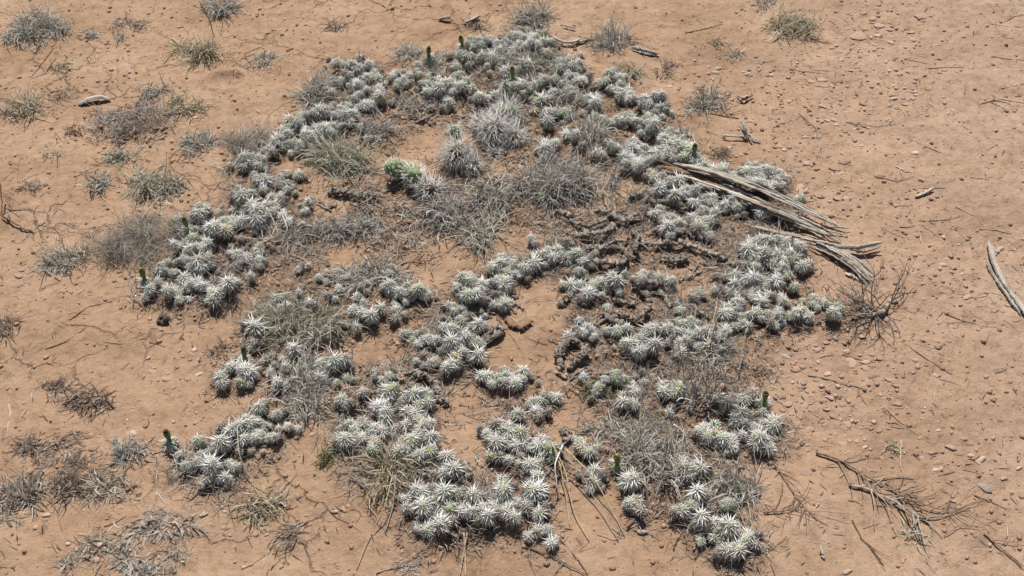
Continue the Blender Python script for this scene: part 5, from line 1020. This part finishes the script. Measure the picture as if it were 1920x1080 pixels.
twig([(1530, 848, .006), (1575, 862, .008), (1620, 890, .008), (1665, 915, .006), (1720, 930, .006)], .0030, (.25, .18, .13), 'long broken twiggy branch, upper of the two on the right sand', BG, 'fallen_branch', 'branch', 16, 1)
twig([(1592, 908, .006), (1630, 918, .008), (1680, 942, .010), (1740, 978, .006)], .0036, (.40, .34, .28), 'pale broken branch, lower of the two on the right sand', BG, 'fallen_branch', 'branch', 18, 2)
twig([(1660, 905, .006), (1700, 935, .010), (1760, 955, .012), (1820, 952, .006)], .0016, BR, 'fan of fine dark twigs between the two broken branches', BG, 'fallen_branch', 'branch', 20, 3)
twig([(1440, 855, .004), (1470, 895, .006), (1500, 940, .006), (1532, 975, .004)], .0017, BR, 'thin dark forking twig right of the drooping pale tuft', BG, 'fallen_branch', 'branch', 14, 4)
twig([(1432, 960, .004), (1470, 958, .006), (1500, 950, .006)], .0020, BR, 'short twig spray below the thin forking twig', BG, 'fallen_branch', 'branch', 8, 6)
TG = 'single dry twigs on the sand'
for i, (pts, r_, c_, lab) in enumerate([
  ([(1598, 975), (1615, 1010), (1640, 1035), (1657, 1060)], .0020, DK, 'bent dark twig standing out on the bottom right sand'),
  ([(1826, 928), (1855, 940), (1888, 955)], .0018, BR, 'straight dark twig below the largest flat grey stone'),
  ([(1515, 703), (1560, 712), (1620, 728)], .0022, (.36, .28, .2), 'straight brown twig below the angular brown slab'),
  ([(1690, 640), (1740, 675), (1785, 702)], .0014, BR, 'thin straight twig on the far right sand'),
  ([(1838, 195), (1865, 187), (1895, 195)], .0018, BR, 'bowed twig near the right edge up high'),
  ([(1285, 62), (1330, 52), (1355, 45)], .0020, BR, 'dark twig above the small straw tuft'),
  ([(1325, 212), (1350, 216), (1385, 222)], .0026, BR, 'brown stick end beside the grey leaning tuft'),
  ([(1655, 760), (1700, 800), (1742, 830)], .0012, ST, 'pale straw leaning near the faint brown tuft'),
  ([(1690, 825, .004), (1688, 860, .004), (1690, 882, .004)], .0014, ST, 'short upright straw by the faint brown tuft'),
  ([(1640, 330, .003), (1680, 340, .003), (1715, 330, .003)], .0014, BR, 'thin curved twig on the right gravel'),
  ([(1520, 20), (1500, 18), (1480, 22)], .0014, BR, 'twig beneath the leaning tussock'),
  ([(100, 90, .03), (80, 118, .03), (58, 145, .004)], .0022, DK, 'dark twig leaning out below the corner tussock'),
  ([(0, 345, .05), (3, 372, .03), (4, 402, .006)], .0022, DK, 'dark upright twig at the left edge'),
  ([(130, 600), (165, 575), (210, 565)], .0014, BR, 'thin root lying on the soil below the outer grass mound'),
  ([(85, 655), (125, 640), (160, 615)], .0014, BR, 'thin crossing root left of the dung'),
  ([(240, 520, .03), (246, 550, .016), (250, 575, .004)], .0030, GY, 'grey dead stem hanging down from the wispy grass'),
  ([(985, 1025, .004), (1040, 1045, .006), (1100, 1078, .004)], .0018, BR, 'dark twig crossing at the bottom middle'),
  ([(1050, 1010, .004), (1085, 1050, .006), (1103, 1078, .004)], .0018, BR, 'second dark twig at the bottom middle'),
  ([(705, 1075, .004), (750, 1060, .006), (790, 1055, .004)], .0018, (.3, .25, .2), 'dead grey stem on the bottom sand'),
  ([(1175, 990, .006), (1205, 960, .014), (1225, 930, .02)], .0022, DK, 'dark twig propped against the flattened yellow-green head'),
  ([(1262, 1030, .004), (1270, 1010, .006), (1290, 1000, .006)], .0016, DK, 'crooked black twig left of the lower right corner group'),
  ([(1845, 1000, .004), (1880, 1030, .006), (1915, 1060, .004)], .0022, BR, 'dark twig cut by the bottom right corner'),
  ([(1770, 1005, .004), (1800, 985, .006), (1850, 990, .004)], .0010, BR, 'curved hair-thin twig near the bottom right corner'),
  ([(380, 862, .003), (430, 915, .003), (480, 925, .003)], .0008, BR, 'hair-thin root near the olive tuft'),
  ([(1120, 1000, .003), (1150, 1012, .003), (1172, 1006, .003)], .0010, (.5, .42, .34), 'pale curl beside the smooth oval stone'),
  ([(1500, 215, .003), (1530, 240, .003), (1535, 262, .003)], .0012, BR, 'curved dark twig on the scuffed upper right sand'),
  ([(1585, 228, .003), (1640, 238, .003), (1690, 230, .003)], .0012, BR, 'thin twig across the scuffed upper right sand'),
  ([(1680, 312, .003), (1700, 322, .003)], .002, (.5, .42, .34), 'short pale twig on the right gravel'),
]): twig(pts, r_, c_, lab, TG, sd=20 + i, side=2 if r_ > .0017 and i % 3 == 0 else 0)
k = 0
while k < 60:
    px, py = (R(1350, 1910), R(20, 1070)) if k < 44 else (R(20, 480), R(20, 1060))
    x, y, g = at(px, py)
    if float(samp(dens, np.array([x]), np.array([y]))[0]) > .05: continue
    L = R(12, 38); a = R(-.9, .9)
    twig([(px - L * math.cos(a), py - L * .5 * math.sin(a)), (px + R(-4, 4), py + R(-4, 4)), (px + L * math.cos(a), py + L * .5 * math.sin(a))], R(.0008, .0015), random.choice([BR, DK, GY, (.28, .2, .15)]),
         'short thin dry twig lying flat on the gravelly sand' if k < 44 else 'short thin dry twig lying flat on the smooth left sand', 'thin twigs on the gravelly sand' if k < 44 else 'thin twigs on the smooth sand', sd=100 + k)
    k += 1
